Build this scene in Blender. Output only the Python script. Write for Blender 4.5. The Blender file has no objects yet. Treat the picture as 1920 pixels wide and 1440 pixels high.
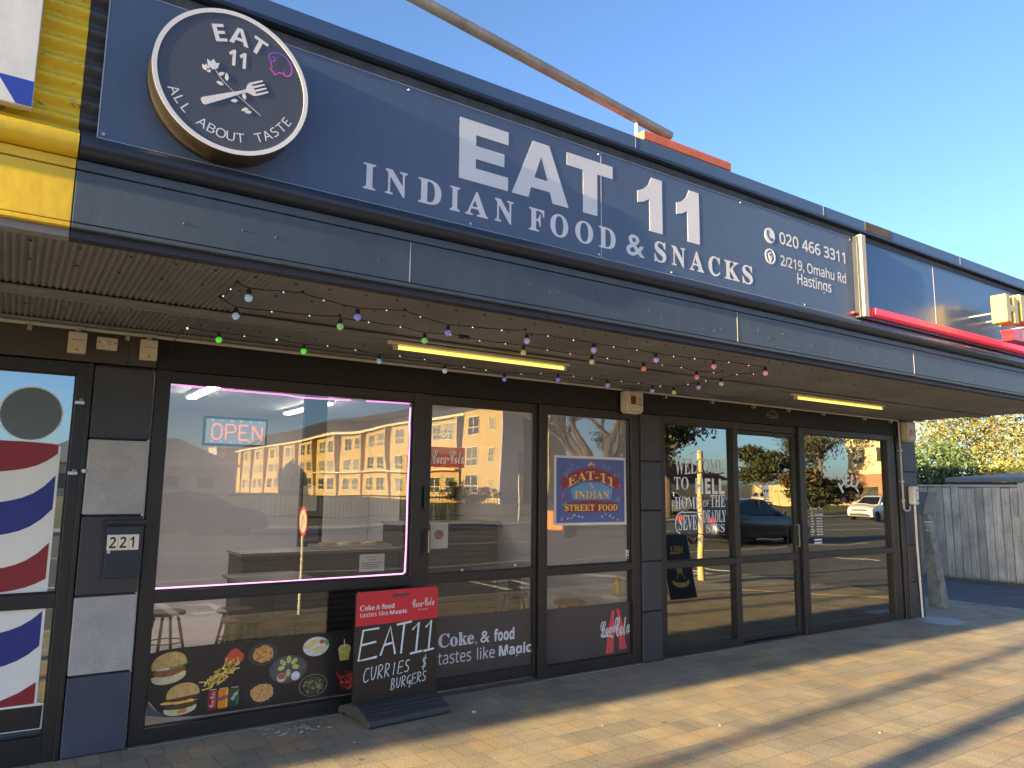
import bpy, bmesh, math, random
from mathutils import Vector, Matrix
R = math.radians
PI = math.pi
S = bpy.context.scene
COL = S.collection
rnd = random.Random(11)

# ------------------------------------------------------------------ camera, sky, sun, exposure
CAMPOS = (0.0, -5.25, 1.6)
def aim(yaw, pitch, roll):
    f = Vector((math.sin(yaw)*math.cos(pitch), math.cos(yaw)*math.cos(pitch), math.sin(pitch)))
    r0 = Vector((math.cos(yaw), -math.sin(yaw), 0)); u0 = r0.cross(f)
    r = r0*math.cos(roll) + u0*math.sin(roll); u = -r0*math.sin(roll) + u0*math.cos(roll)
    return Matrix((r, u, -f)).transposed()
cd = bpy.data.cameras.new("camera"); cam = bpy.data.objects.new("camera", cd); COL.objects.link(cam)
cd.sensor_width = 36.0; cd.lens = 36.0*1383.8/1920.0; cd.clip_start = 0.05; cd.clip_end = 3000
cam.location = CAMPOS; cam.rotation_euler = aim(R(33.938), R(8.041), R(0.677)).to_euler()
S.camera = cam

SUN_EL, SUN_ROT = R(7.7), R(266.4)          # low evening sun along the street from the left
w = bpy.data.worlds.new("World"); S.world = w; w.use_nodes = True
nt = w.node_tree; sky = nt.nodes.new("ShaderNodeTexSky"); sky.sky_type = 'NISHITA'; sky.sun_disc = False
sky.sun_elevation = SUN_EL; sky.sun_rotation = SUN_ROT; sky.air_density = 0.6; sky.dust_density = 1.3; sky.ozone_density = 2.3
nt.links.new(sky.outputs[0], nt.nodes['Background'].inputs[0]); nt.nodes['Background'].inputs[1].default_value = 0.078
sl = bpy.data.lights.new("sun", 'SUN'); so = bpy.data.objects.new("sun", sl); COL.objects.link(so)
sl.energy = 5.0; sl.angle = R(0.53); sl.color = (1.0, 0.73, 0.36)
sd = Vector((math.sin(SUN_ROT)*math.cos(SUN_EL), math.cos(SUN_ROT)*math.cos(SUN_EL), math.sin(SUN_EL)))
so.rotation_euler = sd.to_track_quat('Z', 'Y').to_euler()
S.view_settings.view_transform = 'Standard'; S.view_settings.look = 'None'
S.view_settings.exposure = 2.85; S.view_settings.gamma = 1.0; S.view_settings.use_curve_mapping = False
S.cycles.max_bounces = 8; S.cycles.transparent_max_bounces = 16; S.cycles.use_denoising = True

# ------------------------------------------------------------------ materials
MATS = {}
def new_mat(name):
    m = bpy.data.materials.new(name); m.use_nodes = True
    return m, m.node_tree, m.node_tree.nodes['Principled BSDF']
def N(nt, t, **kw):
    n = nt.nodes.new(t)
    for k, v in kw.items(): setattr(n, k, v)
    return n
def M(name, col, rough=0.6, metal=0.0, var=0.15, vscale=3.0, bump=0.0, bscale=40.0, spec=0.5, coat=0.0, fine=0.0, emit=None, estr=0.0):
    """principled paint/stone/metal with uneven colour, uneven gloss and a fine bump"""
    if name in MATS: return MATS[name]
    m, nt, p = new_mat(name)
    tc = N(nt, 'ShaderNodeTexCoord')
    p.inputs['Roughness'].default_value = rough; p.inputs['Metallic'].default_value = metal
    p.inputs['Specular IOR Level'].default_value = spec
    p.inputs['Coat Weight'].default_value = coat; p.inputs['Coat Roughness'].default_value = 0.08
    p.inputs['Base Color'].default_value = (*col, 1)
    if var > 0:
        n1 = N(nt, 'ShaderNodeTexNoise'); n1.inputs['Scale'].default_value = vscale; n1.inputs['Detail'].default_value = 6; n1.inputs['Roughness'].default_value = 0.62
        nt.links.new(tc.outputs['Object'], n1.inputs['Vector'])
        mr = N(nt, 'ShaderNodeMapRange'); mr.inputs['From Min'].default_value = 0.25; mr.inputs['From Max'].default_value = 0.75
        mr.inputs['To Min'].default_value = 1-var; mr.inputs['To Max'].default_value = 1+var
        nt.links.new(n1.outputs['Fac'], mr.inputs['Value'])
        src = mr.outputs[0]
        if fine > 0:
            n3 = N(nt, 'ShaderNodeTexNoise'); n3.inputs['Scale'].default_value = 160; n3.inputs['Detail'].default_value = 3
            nt.links.new(tc.outputs['Object'], n3.inputs['Vector'])
            mr3 = N(nt, 'ShaderNodeMapRange'); mr3.inputs['From Min'].default_value = 0.3; mr3.inputs['From Max'].default_value = 0.7
            mr3.inputs['To Min'].default_value = 1-fine; mr3.inputs['To Max'].default_value = 1+fine
            nt.links.new(n3.outputs['Fac'], mr3.inputs['Value'])
            mm = N(nt, 'ShaderNodeMath', operation='MULTIPLY'); nt.links.new(src, mm.inputs[0]); nt.links.new(mr3.outputs[0], mm.inputs[1]); src = mm.outputs[0]
        vm = N(nt, 'ShaderNodeVectorMath', operation='SCALE'); vm.inputs[0].default_value = col
        nt.links.new(src, vm.inputs['Scale']); nt.links.new(vm.outputs[0], p.inputs['Base Color'])
        rr = N(nt, 'ShaderNodeMapRange'); rr.inputs['To Min'].default_value = max(0, rough-0.1); rr.inputs['To Max'].default_value = min(1, rough+0.12)
        nt.links.new(n1.outputs['Fac'], rr.inputs['Value']); nt.links.new(rr.outputs[0], p.inputs['Roughness'])
    if bump > 0:
        n2 = N(nt, 'ShaderNodeTexNoise'); n2.inputs['Scale'].default_value = bscale; n2.inputs['Detail'].default_value = 5
        nt.links.new(tc.outputs['Object'], n2.inputs['Vector'])
        b = N(nt, 'ShaderNodeBump'); b.inputs['Strength'].default_value = bump; b.inputs['Distance'].default_value = 0.01
        nt.links.new(n2.outputs['Fac'], b.inputs['Height']); nt.links.new(b.outputs[0], p.inputs['Normal'])
    if emit:
        p.inputs['Emission Color'].default_value = (*emit, 1); p.inputs['Emission Strength'].default_value = estr
    MATS[name] = m
    return m
def vary(m, lo, hi, streak=None, qlo=0.6, qhi=1.3):
    """each object that wears the material gets its own tone; streak adds grain stretched along z"""
    nt = m.node_tree; p = nt.nodes['Principled BSDF']; oi = N(nt, 'ShaderNodeObjectInfo'); r = N(nt, 'ShaderNodeMapRange'); r.inputs['To Min'].default_value = lo; r.inputs['To Max'].default_value = hi
    nt.links.new(oi.outputs['Random'], r.inputs['Value']); val = r.outputs[0]
    if streak:
        tc = N(nt, 'ShaderNodeTexCoord'); mp = N(nt, 'ShaderNodeMapping'); mp.inputs['Scale'].default_value = streak; nt.links.new(tc.outputs['Object'], mp.inputs['Vector'])
        n = N(nt, 'ShaderNodeTexNoise'); n.inputs['Scale'].default_value = 1; n.inputs['Detail'].default_value = 6; n.inputs['Roughness'].default_value = 0.7; nt.links.new(mp.outputs[0], n.inputs['Vector'])
        q = N(nt, 'ShaderNodeMapRange'); q.inputs['From Min'].default_value = 0.3; q.inputs['From Max'].default_value = 0.7; q.inputs['To Min'].default_value = qlo; q.inputs['To Max'].default_value = qhi; nt.links.new(n.outputs['Fac'], q.inputs['Value'])
        mm = N(nt, 'ShaderNodeMath', operation='MULTIPLY'); nt.links.new(val, mm.inputs[0]); nt.links.new(q.outputs[0], mm.inputs[1]); val = mm.outputs[0]
    vm = N(nt, 'ShaderNodeVectorMath', operation='SCALE'); vm.inputs[0].default_value = p.inputs['Base Color'].default_value[:3]
    if p.inputs['Base Color'].links: nt.links.new(p.inputs['Base Color'].links[0].from_socket, vm.inputs[0])
    nt.links.new(val, vm.inputs['Scale']); nt.links.new(vm.outputs[0], p.inputs['Base Color']); return m
def glass_mat(name, tint, f0, tcol=(1, 1, 1), wavy=0.02):
    """coated shop glass: mirror-like share grows towards grazing angles, the rest is seen through, tinted"""
    if name in MATS: return MATS[name]
    m, nt, p = new_mat(name); out = nt.nodes['Material Output']; nt.nodes.remove(p)
    g = N(nt, 'ShaderNodeBsdfAnisotropic'); g.inputs['Color'].default_value = (*tcol, 1); g.inputs['Roughness'].default_value = 0.0
    t = N(nt, 'ShaderNodeBsdfTransparent'); t.inputs['Color'].default_value = (*tint, 1)
    geo = N(nt, 'ShaderNodeNewGeometry')
    dp = N(nt, 'ShaderNodeVectorMath', operation='DOT_PRODUCT'); nt.links.new(geo.outputs['Normal'], dp.inputs[0]); nt.links.new(geo.outputs['Incoming'], dp.inputs[1])
    ab = N(nt, 'ShaderNodeMath', operation='ABSOLUTE'); nt.links.new(dp.outputs['Value'], ab.inputs[0])
    om = N(nt, 'ShaderNodeMath', operation='SUBTRACT'); om.inputs[0].default_value = 1.0; nt.links.new(ab.outputs[0], om.inputs[1])
    pw = N(nt, 'ShaderNodeMath', operation='POWER'); nt.links.new(om.outputs[0], pw.inputs[0]); pw.inputs[1].default_value = 5.0
    ma = N(nt, 'ShaderNodeMath', operation='MULTIPLY_ADD'); nt.links.new(pw.outputs[0], ma.inputs[0]); ma.inputs[1].default_value = 1-f0; ma.inputs[2].default_value = f0
    mx = N(nt, 'ShaderNodeMixShader'); nt.links.new(ma.outputs[0], mx.inputs[0]); nt.links.new(t.outputs[0], mx.inputs[1]); nt.links.new(g.outputs[0], mx.inputs[2])
    nt.links.new(mx.outputs[0], out.inputs['Surface'])
    if wavy:
        tc = N(nt, 'ShaderNodeTexCoord'); n2 = N(nt, 'ShaderNodeTexNoise'); n2.inputs['Scale'].default_value = 1.6; n2.inputs['Detail'].default_value = 1
        nt.links.new(tc.outputs['Object'], n2.inputs['Vector'])
        b = N(nt, 'ShaderNodeBump'); b.inputs['Strength'].default_value = 1.0; b.inputs['Distance'].default_value = wavy
        nt.links.new(n2.outputs['Fac'], b.inputs['Height']); nt.links.new(b.outputs[0], g.inputs['Normal'])
    MATS[name] = m
    return m
def film_mat(name, col, alpha, rough=0.3):
    if name in MATS: return MATS[name]
    m, nt, p = new_mat(name); p.inputs['Base Color'].default_value = (*col, 1); p.inputs['Alpha'].default_value = alpha; p.inputs['Roughness'].default_value = rough
    MATS[name] = m; return m
def emit_mat(name, col, strength):
    return M(name, tuple(min(1, c*0.8) for c in col), 0.4, var=0, emit=col, estr=strength)
def leaf_mat(name, c1, c2, trans=0.25):
    if name in MATS: return MATS[name]
    m, nt, p = new_mat(name); out = nt.nodes['Material Output']
    geo = N(nt, 'ShaderNodeNewGeometry'); tc = N(nt, 'ShaderNodeTexCoord')
    n1 = N(nt, 'ShaderNodeTexNoise'); n1.inputs['Scale'].default_value = 0.9; n1.inputs['Detail'].default_value = 3; nt.links.new(tc.outputs['Object'], n1.inputs['Vector'])
    ad = N(nt, 'ShaderNodeMath', operation='MULTIPLY_ADD'); nt.links.new(geo.outputs['Random Per Island'], ad.inputs[0]); ad.inputs[1].default_value = 0.55
    nt.links.new(n1.outputs['Fac'], ad.inputs[2])
    mr = N(nt, 'ShaderNodeMapRange'); mr.inputs['From Min'].default_value = 0.4; mr.inputs['From Max'].default_value = 1.15; nt.links.new(ad.outputs[0], mr.inputs['Value'])
    mc = N(nt, 'ShaderNodeMix', data_type='RGBA'); mc.inputs[6].default_value = (*c1, 1); mc.inputs[7].default_value = (*c2, 1); nt.links.new(mr.outputs[0], mc.inputs[0])
    nt.links.new(mc.outputs[2], p.inputs['Base Color']); p.inputs['Roughness'].default_value = 0.55; p.inputs['Specular IOR Level'].default_value = 0.3
    tr = N(nt, 'ShaderNodeBsdfTranslucent'); nt.links.new(mc.outputs[2], tr.inputs['Color'])
    mx = N(nt, 'ShaderNodeMixShader'); mx.inputs[0].default_value = trans; nt.links.new(p.outputs[0], mx.inputs[1]); nt.links.new(tr.outputs[0], mx.inputs[2])
    nt.links.new(mx.outputs[0], out.inputs['Surface'])
    MATS[name] = m; return m

# ------------------------------------------------------------------ mesh helpers
class MB:
    def __init__(s): s.v = []; s.f = []; s.m = []
    def add(s, vs, fs, mi=0):
        o = len(s.v); s.v += [tuple(x) for x in vs]
        for f in fs: s.f.append([i+o for i in f]); s.m.append(mi)
        return s
    def box(s, x0, x1, y0, y1, z0, z1, mi=0):
        return s.add([(x0,y0,z0),(x1,y0,z0),(x1,y1,z0),(x0,y1,z0),(x0,y0,z1),(x1,y0,z1),(x1,y1,z1),(x0,y1,z1)],
              [(0,3,2,1),(4,5,6,7),(0,1,5,4),(1,2,6,5),(2,3,7,6),(3,0,4,7)], mi)
    def prism(s, poly, a0, a1, axis='y', mi=0):
        n = len(poly)
        def P(p, a): return {'y': (p[0], a, p[1]), 'x': (a, p[0], p[1]), 'z': (p[0], p[1], a)}[axis]
        vs = [P(p, a0) for p in poly] + [P(p, a1) for p in poly]
        fs = [list(range(n)), list(range(2*n-1, n-1, -1))] + [(i, n+i, n+(i+1) % n, (i+1) % n) for i in range(n)]
        return s.add(vs, fs, mi)
    def tube(s, pts, r, n=8, mi=0, r1=None, caps=True):
        pts = [Vector(p) for p in pts]; k = len(pts); rings = []
        for i, p in enumerate(pts):
            d = (pts[min(i+1, k-1)] - pts[max(i-1, 0)]).normalized()
            a = d.orthogonal().normalized() if i == 0 else (a - d*a.dot(d)).normalized()
            b = d.cross(a); rr = r if r1 is None else r + (r1-r)*i/(k-1)
            rings.append([p + a*(rr*math.cos(2*PI*j/n)) + b*(rr*math.sin(2*PI*j/n)) for j in range(n)])
        vs = [v for q in rings for v in q]; fs = []
        for i in range(k-1):
            for j in range(n): fs.append((i*n+j, i*n+(j+1) % n, (i+1)*n+(j+1) % n, (i+1)*n+j))
        if caps: fs += [list(range(n-1, -1, -1)), list(range((k-1)*n, k*n))]
        return s.add(vs, fs, mi)
    def lathe(s, prof, c, axis='z', n=24, mi=0):
        vs = []; fs = []
        for r, h in prof:
            for j in range(n):
                a = 2*PI*j/n; x, y = r*math.cos(a), r*math.sin(a)
                vs.append({'z': (c[0]+x, c[1]+y, c[2]+h), 'y': (c[0]+x, c[1]+h, c[2]+y), 'x': (c[0]+h, c[1]+x, c[2]+y)}[axis])
        k = len(prof)
        for i in range(k-1):
            for j in range(n): fs.append((i*n+j, i*n+(j+1) % n, (i+1)*n+(j+1) % n, (i+1)*n+j))
        if prof[0][0] > 1e-5: fs.append(list(range(n)))
        if prof[-1][0] > 1e-5: fs.append(list(range((k-1)*n, k*n)))
        return s.add(vs, fs, mi)
    def disc(s, cx, cz, rx, rz, y0, y1, n=40, mi=0):
        return s.prism([(cx+rx*math.cos(2*PI*i/n), cz+rz*math.sin(2*PI*i/n)) for i in range(n)], y0, y1, 'y', mi)
    def ball(s, c, r, n=12, mi=0, sz=1.0):
        k = 8
        return s.lathe([(r*math.sin(PI*i/k), -r*sz*math.cos(PI*i/k)) for i in range(k+1)], c, 'z', n, mi)
    def ring(s, cx, cz, r0, r1, y0, y1, n=64, mi=0, a0=0, a1=2*PI):
        full = abs(a1-a0-2*PI) < 1e-6; k = n if full else n+1; vs = []; fs = []
        for i in range(k):
            a = a0+(a1-a0)*i/n; c, q = math.cos(a), math.sin(a)
            vs += [(cx+r0*c, y0, cz+r0*q), (cx+r1*c, y0, cz+r1*q), (cx+r1*c, y1, cz+r1*q), (cx+r0*c, y1, cz+r0*q)]
        for i in range(n):
            a, b = 4*i, 4*((i+1) % k)
            for q in range(4): fs.append((a+q, a+(q+1) % 4, b+(q+1) % 4, b+q))
        return s.add(vs, fs, mi)
    def build(s, name, mats, parent=None, smooth=False, bevel=0, local=False, seg=2, fix=True):
        me = bpy.data.meshes.new(name); me.from_pydata(s.v, [], s.f)
        if not isinstance(mats, (list, tuple)): mats = [mats]
        for m in mats: me.materials.append(m)
        if len(mats) > 1: me.polygons.foreach_set('material_index', s.m)
        if fix:
            bm = bmesh.new(); bm.from_mesh(me); bmesh.ops.recalc_face_normals(bm, faces=bm.faces); bm.to_mesh(me); bm.free()
        if smooth:
            me.polygons.foreach_set('use_smooth', [True]*len(me.polygons))
            try: me.set_sharp_from_angle(angle=R(40))
            except Exception: pass
        o = bpy.data.objects.new(name, me); COL.objects.link(o)
        if bevel:
            b = o.modifiers.new('bevel', 'BEVEL'); b.width = bevel; b.segments = seg; b.limit_method = 'ANGLE'; b.angle_limit = R(50)
        attach(o, parent, local)
        return o
def attach(o, parent, local=False):
    if parent:
        o.parent = parent
        if not local and parent.type == 'EMPTY': o.matrix_parent_inverse = Matrix.Translation(-Vector(parent.location))
def T(name, label, cat, loc=(0, 0, 0), group=None, rotz=0):
    o = bpy.data.objects.new(name, None); COL.objects.link(o); o.empty_display_size = 0.1
    o.location = loc; o.rotation_euler = (0, 0, rotz); tag(o, label, cat, group); return o
def tag(o, label=None, cat=None, group=None, kind=None):
    if label: o['label'] = label
    if cat: o['category'] = cat
    if group: o['group'] = group
    if kind: o['kind'] = kind
    return o
def struct(o): o['kind'] = 'structure'; return o
def dup(root, loc, rotz=None, label=None, group=None, scale=None):
    r = root.copy(); COL.objects.link(r); r.location = loc
    if rotz is not None: r.rotation_euler = (0, 0, rotz)
    if scale: r.scale = scale
    if label: r['label'] = label
    if group: r['group'] = group
    for ch in root.children:
        c = ch.copy(); COL.objects.link(c); c.parent = r
        for g in ch.children:
            d = g.copy(); COL.objects.link(d); d.parent = c
    return r
# lettering: letters of the built-in font turned into flat meshes
def style(s, st):
    U = {'bold': (0x1D5D4, 0x1D5EE, 0x1D7EC), 'serif': (0x1D400, 0x1D41A, 0x1D7CE), 'script': (0x1D4D0, 0x1D4EA, None), 'sans': (0x1D5A0, 0x1D5BA, 0x1D7E2), 'italic': (0x1D63C, 0x1D656, None)}
    if st not in U: return s
    A, a, d = U[st]; o = ''
    for ch in s:
        if 'A' <= ch <= 'Z': o += chr(A+ord(ch)-65)
        elif 'a' <= ch <= 'z': o += chr(a+ord(ch)-97)
        elif '0' <= ch <= '9' and d: o += chr(d+ord(ch)-48)
        else: o += ch
    return o
_tc = {}
def glyphs(s, st='bold', spacing=1.0, offset=0.0):
    key = (s, st, spacing, offset)
    if key not in _tc:
        c = bpy.data.curves.new('lettering_curve', 'FONT'); c.body = style(s, st); c.space_character = spacing; c.offset = offset; c.resolution_u = 4
        o = bpy.data.objects.new('lettering_curve', c); COL.objects.link(o)
        dg = bpy.context.evaluated_depsgraph_get(); dg.update()
        me = bpy.data.meshes.new_from_object(o.evaluated_get(dg))
        _tc[key] = ([tuple(v.co) for v in me.vertices], [tuple(p.vertices) for p in me.polygons])
        bpy.data.objects.remove(o); bpy.data.curves.remove(c); bpy.data.meshes.remove(me)
    return _tc[key]
def text_into(mb, s, x0, x1, z0, z1, y, st='bold', spacing=1.0, offset=0.0, mi=0, warp=None, rot=0, mirror=False, fn=None):
    vs, fs = glyphs(s, st, spacing, offset)
    if not vs: return mb
    ax = min(v[0] for v in vs); bx = max(v[0] for v in vs); az = min(v[1] for v in vs); bz = max(v[1] for v in vs)
    cx, cz = (x0+x1)/2, (z0+z1)/2; out = []
    for v in vs:
        u = (v[0]-ax)/(bx-ax); q = (v[1]-az)/max(1e-6, bz-az)
        if mirror: u = 1-u
        X = x0+(x1-x0)*u; Z = z0+(z1-z0)*q
        if warp: X, Z = warp(u, q, X, Z)
        if rot:
            dx, dz = X-cx, Z-cz; X = cx+dx*math.cos(rot)-dz*math.sin(rot); Z = cz+dx*math.sin(rot)+dz*math.cos(rot)
        out.append(fn(X, Z) if fn else (X, y, Z))
    return mb.add(out, fs, mi)
def text(name, s, x0, x1, z0, z1, y, mat, parent, st='bold', **k):
    return text_into(MB(), s, x0, x1, z0, z1, y, st, **k).build(name, mat, parent, fix=False)
def arc_text_into(mb, s, cx, cz, r, a_mid, span, h, y, st='bold', inward=False, sq=1.0, mi=0):
    """one letter at a time along an arc (a_mid, span in radians)"""
    n = len(s)
    for i, ch in enumerate(s):
        if ch == ' ': continue
        f = (i+0.5)/n-0.5
        a = a_mid - f*span if not inward else a_mid + f*span
        X, Z = cx+r*math.cos(a), cz+r*math.sin(a); rot = a-PI/2 if not inward else a+PI/2
        vs, _ = glyphs(ch, st); wd = (max(v[0] for v in vs)-min(v[0] for v in vs))/0.72*h*sq; hh = (max(v[1] for v in vs)-min(v[1] for v in vs))/0.72*h
        text_into(mb, ch, X-wd/2, X+wd/2, Z-hh/2, Z+hh/2, y, st, rot=rot, mi=mi)
    return mb
def stroke_into(mb, pts, wd, y0, y1, mi=0, fn=None):
    """a brush or chalk stroke in the XZ plane as a flat ribbon"""
    n = len(pts); L = []; Rr = []
    for i, p in enumerate(pts):
        a = pts[max(0, i-1)]; b = pts[min(n-1, i+1)]; dx, dz = b[0]-a[0], b[1]-a[1]; l = math.hypot(dx, dz) or 1
        k = wd/2*(0.9+0.2*rnd.random()); L.append((p[0]-dz/l*k, p[1]+dx/l*k)); Rr.append((p[0]+dz/l*k, p[1]-dx/l*k))
    vs = [(q[0], y0, q[1]) for q in L]+[(q[0], y0, q[1]) for q in Rr]
    if fn: vs = [fn(v[0], v[2]) for v in vs]
    return mb.add(vs, [(i, n+i, n+i+1, i+1) for i in range(n-1)], mi)
def bez(p0, p1, p2, p3, n=10):
    return [tuple((1-t)**3*a+3*(1-t)**2*t*b+3*(1-t)*t*t*c+t**3*d for a, b, c, d in zip(p0, p1, p2, p3)) for t in [i/n for i in range(n+1)]]

# ------------------------------------------------------------------ ground
def paver_mat():
    m, nt, p = new_mat('pavers'); tc = N(nt, 'ShaderNodeTexCoord')
    br = N(nt, 'ShaderNodeTexBrick'); br.offset = 0.5; br.inputs['Scale'].default_value = 1.0
    br.inputs['Color1'].default_value = (0.355, 0.308, 0.215, 1); br.inputs['Color2'].default_value = (0.30, 0.272, 0.21, 1); br.inputs['Mortar'].default_value = (0.20, 0.18, 0.15, 1)
    br.inputs['Mortar Size'].default_value = 0.004; br.inputs['Mortar Smooth'].default_value = 0.3; br.inputs['Brick Width'].default_value = 0.23; br.inputs['Row Height'].default_value = 0.2
    nt.links.new(tc.outputs['Object'], br.inputs['Vector'])
    # a second, coarser set of rows gives single bright or reddish stones
    vo = N(nt, 'ShaderNodeTexWhiteNoise', noise_dimensions='2D')
    sn = N(nt, 'ShaderNodeVectorMath', operation='SNAP'); sn.inputs[1].default_value = (0.23, 0.2, 1)
    sep = N(nt, 'ShaderNodeSeparateXYZ'); nt.links.new(tc.outputs['Object'], sep.inputs[0])
    rw = N(nt, 'ShaderNodeMath', operation='DIVIDE'); nt.links.new(sep.outputs[1], rw.inputs[0]); rw.inputs[1].default_value = 0.2
    fl = N(nt, 'ShaderNodeMath', operation='FLOOR'); nt.links.new(rw.outputs[0], fl.inputs[0])
    md = N(nt, 'ShaderNodeMath', operation='PINGPONG'); nt.links.new(fl.outputs[0], md.inputs[0]); md.inputs[1].default_value = 1.0
    sh = N(nt, 'ShaderNodeMath', operation='MULTIPLY_ADD'); nt.links.new(md.outputs[0], sh.inputs[0]); sh.inputs[1].default_value = 0.115; nt.links.new(sep.outputs[0], sh.inputs[2])
    cb = N(nt, 'ShaderNodeCombineXYZ'); nt.links.new(sh.outputs[0], cb.inputs[0]); nt.links.new(sep.outputs[1], cb.inputs[1])
    nt.links.new(cb.outputs[0], sn.inputs[0]); nt.links.new(sn.outputs[0], vo.inputs['Vector'])
    cr = N(nt, 'ShaderNodeValToRGB'); e = cr.color_ramp.elements
    e[0].position = 0.0; e[0].color = (0.78, 0.79, 0.82, 1); e[1].position = 1.0; e[1].color = (1.22, 1.18, 1.06, 1)
    for pos, c in ((0.3, (0.91, 0.91, 0.93, 1)), (0.55, (1.0, 0.98, 0.95, 1)), (0.72, (1.06, 1.0, 0.92, 1)), (0.84, (1.13, 0.95, 0.83, 1)), (0.93, (1.04, 1.04, 1.02, 1))):
        x = e.new(pos); x.color = c
    nt.links.new(vo.outputs['Value'], cr.inputs[0])
    m1 = N(nt, 'ShaderNodeMix', data_type='RGBA', blend_type='MULTIPLY'); m1.inputs[0].default_value = 1; nt.links.new(br.outputs['Color'], m1.inputs[6]); nt.links.new(cr.outputs[0], m1.inputs[7])
    n1 = N(nt, 'ShaderNodeTexNoise'); n1.inputs['Scale'].default_value = 1.3; n1.inputs['Detail'].default_value = 8; n1.inputs['Roughness'].default_value = 0.7; nt.links.new(tc.outputs['Object'], n1.inputs['Vector'])
    r1 = N(nt, 'ShaderNodeMapRange'); r1.inputs['From Min'].default_value = 0.3; r1.inputs['From Max'].default_value = 0.7; r1.inputs['To Min'].default_value = 0.72; r1.inputs['To Max'].default_value = 1.2; nt.links.new(n1.outputs['Fac'], r1.inputs['Value'])
    n2 = N(nt, 'ShaderNodeTexNoise'); n2.inputs['Scale'].default_value = 110; n2.inputs['Detail'].default_value = 4; nt.links.new(tc.outputs['Object'], n2.inputs['Vector'])
    r2 = N(nt, 'ShaderNodeMapRange'); r2.inputs['From Min'].default_value = 0.35; r2.inputs['From Max'].default_value = 0.65; r2.inputs['To Min'].default_value = 0.7; r2.inputs['To Max'].default_value = 1.3; nt.links.new(n2.outputs['Fac'], r2.inputs['Value'])
    # gum and oil spots
    v2 = N(nt, 'ShaderNodeTexVoronoi'); v2.inputs['Scale'].default_value = 2.3; nt.links.new(tc.outputs['Object'], v2.inputs['Vector'])
    r3 = N(nt, 'ShaderNodeMapRange'); r3.inputs['From Min'].default_value = 0.035; r3.inputs['From Max'].default_value = 0.06; r3.inputs['To Min'].default_value = 0.5; r3.inputs['To Max'].default_value = 1.0; nt.links.new(v2.outputs['Distance'], r3.inputs['Value'])
    a = N(nt, 'ShaderNodeMath', operation='MULTIPLY'); nt.links.new(r1.outputs[0], a.inputs[0]); nt.links.new(r2.outputs[0], a.inputs[1])
    a2 = N(nt, 'ShaderNodeMath', operation='MULTIPLY'); nt.links.new(a.outputs[0], a2.inputs[0]); nt.links.new(r3.outputs[0], a2.inputs[1])
    vm = N(nt, 'ShaderNodeVectorMath', operation='SCALE'); nt.links.new(m1.outputs[2], vm.inputs[0]); nt.links.new(a2.outputs[0], vm.inputs['Scale']); nt.links.new(vm.outputs[0], p.inputs['Base Color'])
    p.inputs['Roughness'].default_value = 0.82; p.inputs['Specular IOR Level'].default_value = 0.35
    # bump: grain, joints, stones at slightly different heights
    hh = N(nt, 'ShaderNodeMath', operation='MULTIPLY_ADD'); nt.links.new(br.outputs['Fac'], hh.inputs[0]); hh.inputs[1].default_value = -1.2; nt.links.new(n2.outputs['Fac'], hh.inputs[2])
    h2 = N(nt, 'ShaderNodeMath', operation='MULTIPLY_ADD'); nt.links.new(vo.outputs['Value'], h2.inputs[0]); h2.inputs[1].default_value = 0.7; nt.links.new(hh.outputs[0], h2.inputs[2])
    b = N(nt, 'ShaderNodeBump'); b.inputs['Strength'].default_value = 0.55; b.inputs['Distance'].default_value = 0.004; nt.links.new(h2.outputs[0], b.inputs['Height']); nt.links.new(b.outputs[0], p.inputs['Normal'])
    return m
PAVE = paver_mat()
asph = M('asphalt', (0.085, 0.082, 0.078), 0.85, var=0.25, vscale=0.8, bump=0.6, bscale=90, fine=0.3)
asph2 = M('old_asphalt', (0.10, 0.105, 0.11), 0.9, var=0.3, vscale=2.0, bump=0.8, bscale=70, fine=0.35)
conc = M('concrete', (0.34, 0.33, 0.31), 0.8, var=0.2, vscale=2.5, bump=0.3, bscale=60, fine=0.12)
grassm = M('verge_grass', (0.10, 0.105, 0.035), 0.9, var=0.4, vscale=0.5, bump=0.8, bscale=20, fine=0.4)
linem = M('line_paint', (0.62, 0.61, 0.58), 0.7, var=0.25, vscale=2)
KERB = -4.3
m = MB(); m.box(-600, 800, -900, 600, -0.5, -0.16); struct(m.build('ground', M('earth', (0.09, 0.095, 0.045), 0.95, var=0.4, vscale=0.05)))
m = MB(); m.box(-200, 12.0, KERB, 8, -0.15, 0.0); struct(m.build('pavement', PAVE))
m = MB(); m.box(-200, 12.0, KERB-0.16, KERB-0.003, -0.15, 0.004); struct(m.build('kerb', conc, bevel=0.015))
m = MB(); m.box(-300, 500, -23.5, KERB-0.163, -0.15, -0.12); struct(m.build('road', asph))
m = MB(); m.box(12.003, 17.5, KERB-0.16, 14, -0.15, -0.02); struct(m.build('driveway', asph2))
m = MB(); m.box(17.503, 300, KERB-0.16, 0.6, -0.15, -0.004); struct(m.build('far_pavement', PAVE))
m = MB(); m.box(-300, 500, -23.8, -23.503, -0.15, 0.0); m.box(-300, 500, -25.6, -23.803, -0.15, -0.004); struct(m.build('opposite_kerb', conc))
m = MB(); m.box(-300, 500, -60, -25.603, -0.15, -0.01); struct(m.build('verge', grassm))
def marking(x0, x1, y, wd=0.12):
    m = MB(); m.box(x0, x1, y-wd/2, y+wd/2, -0.119, -0.116); struct(m.build('road_marking', linem))
marking(-60, 25, -9.35); marking(27, 90, -9.35); marking(-60, 120, -14.6, 0.14); marking(12, 150, -17.6, 0.12)
m = MB()
for x in (-3.6, 1.93, 7.2, 10.0, 13.0, 18.5, 24): m.box(x, x+0.11, -6.75, -5.35, -0.119, -0.116)
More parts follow.
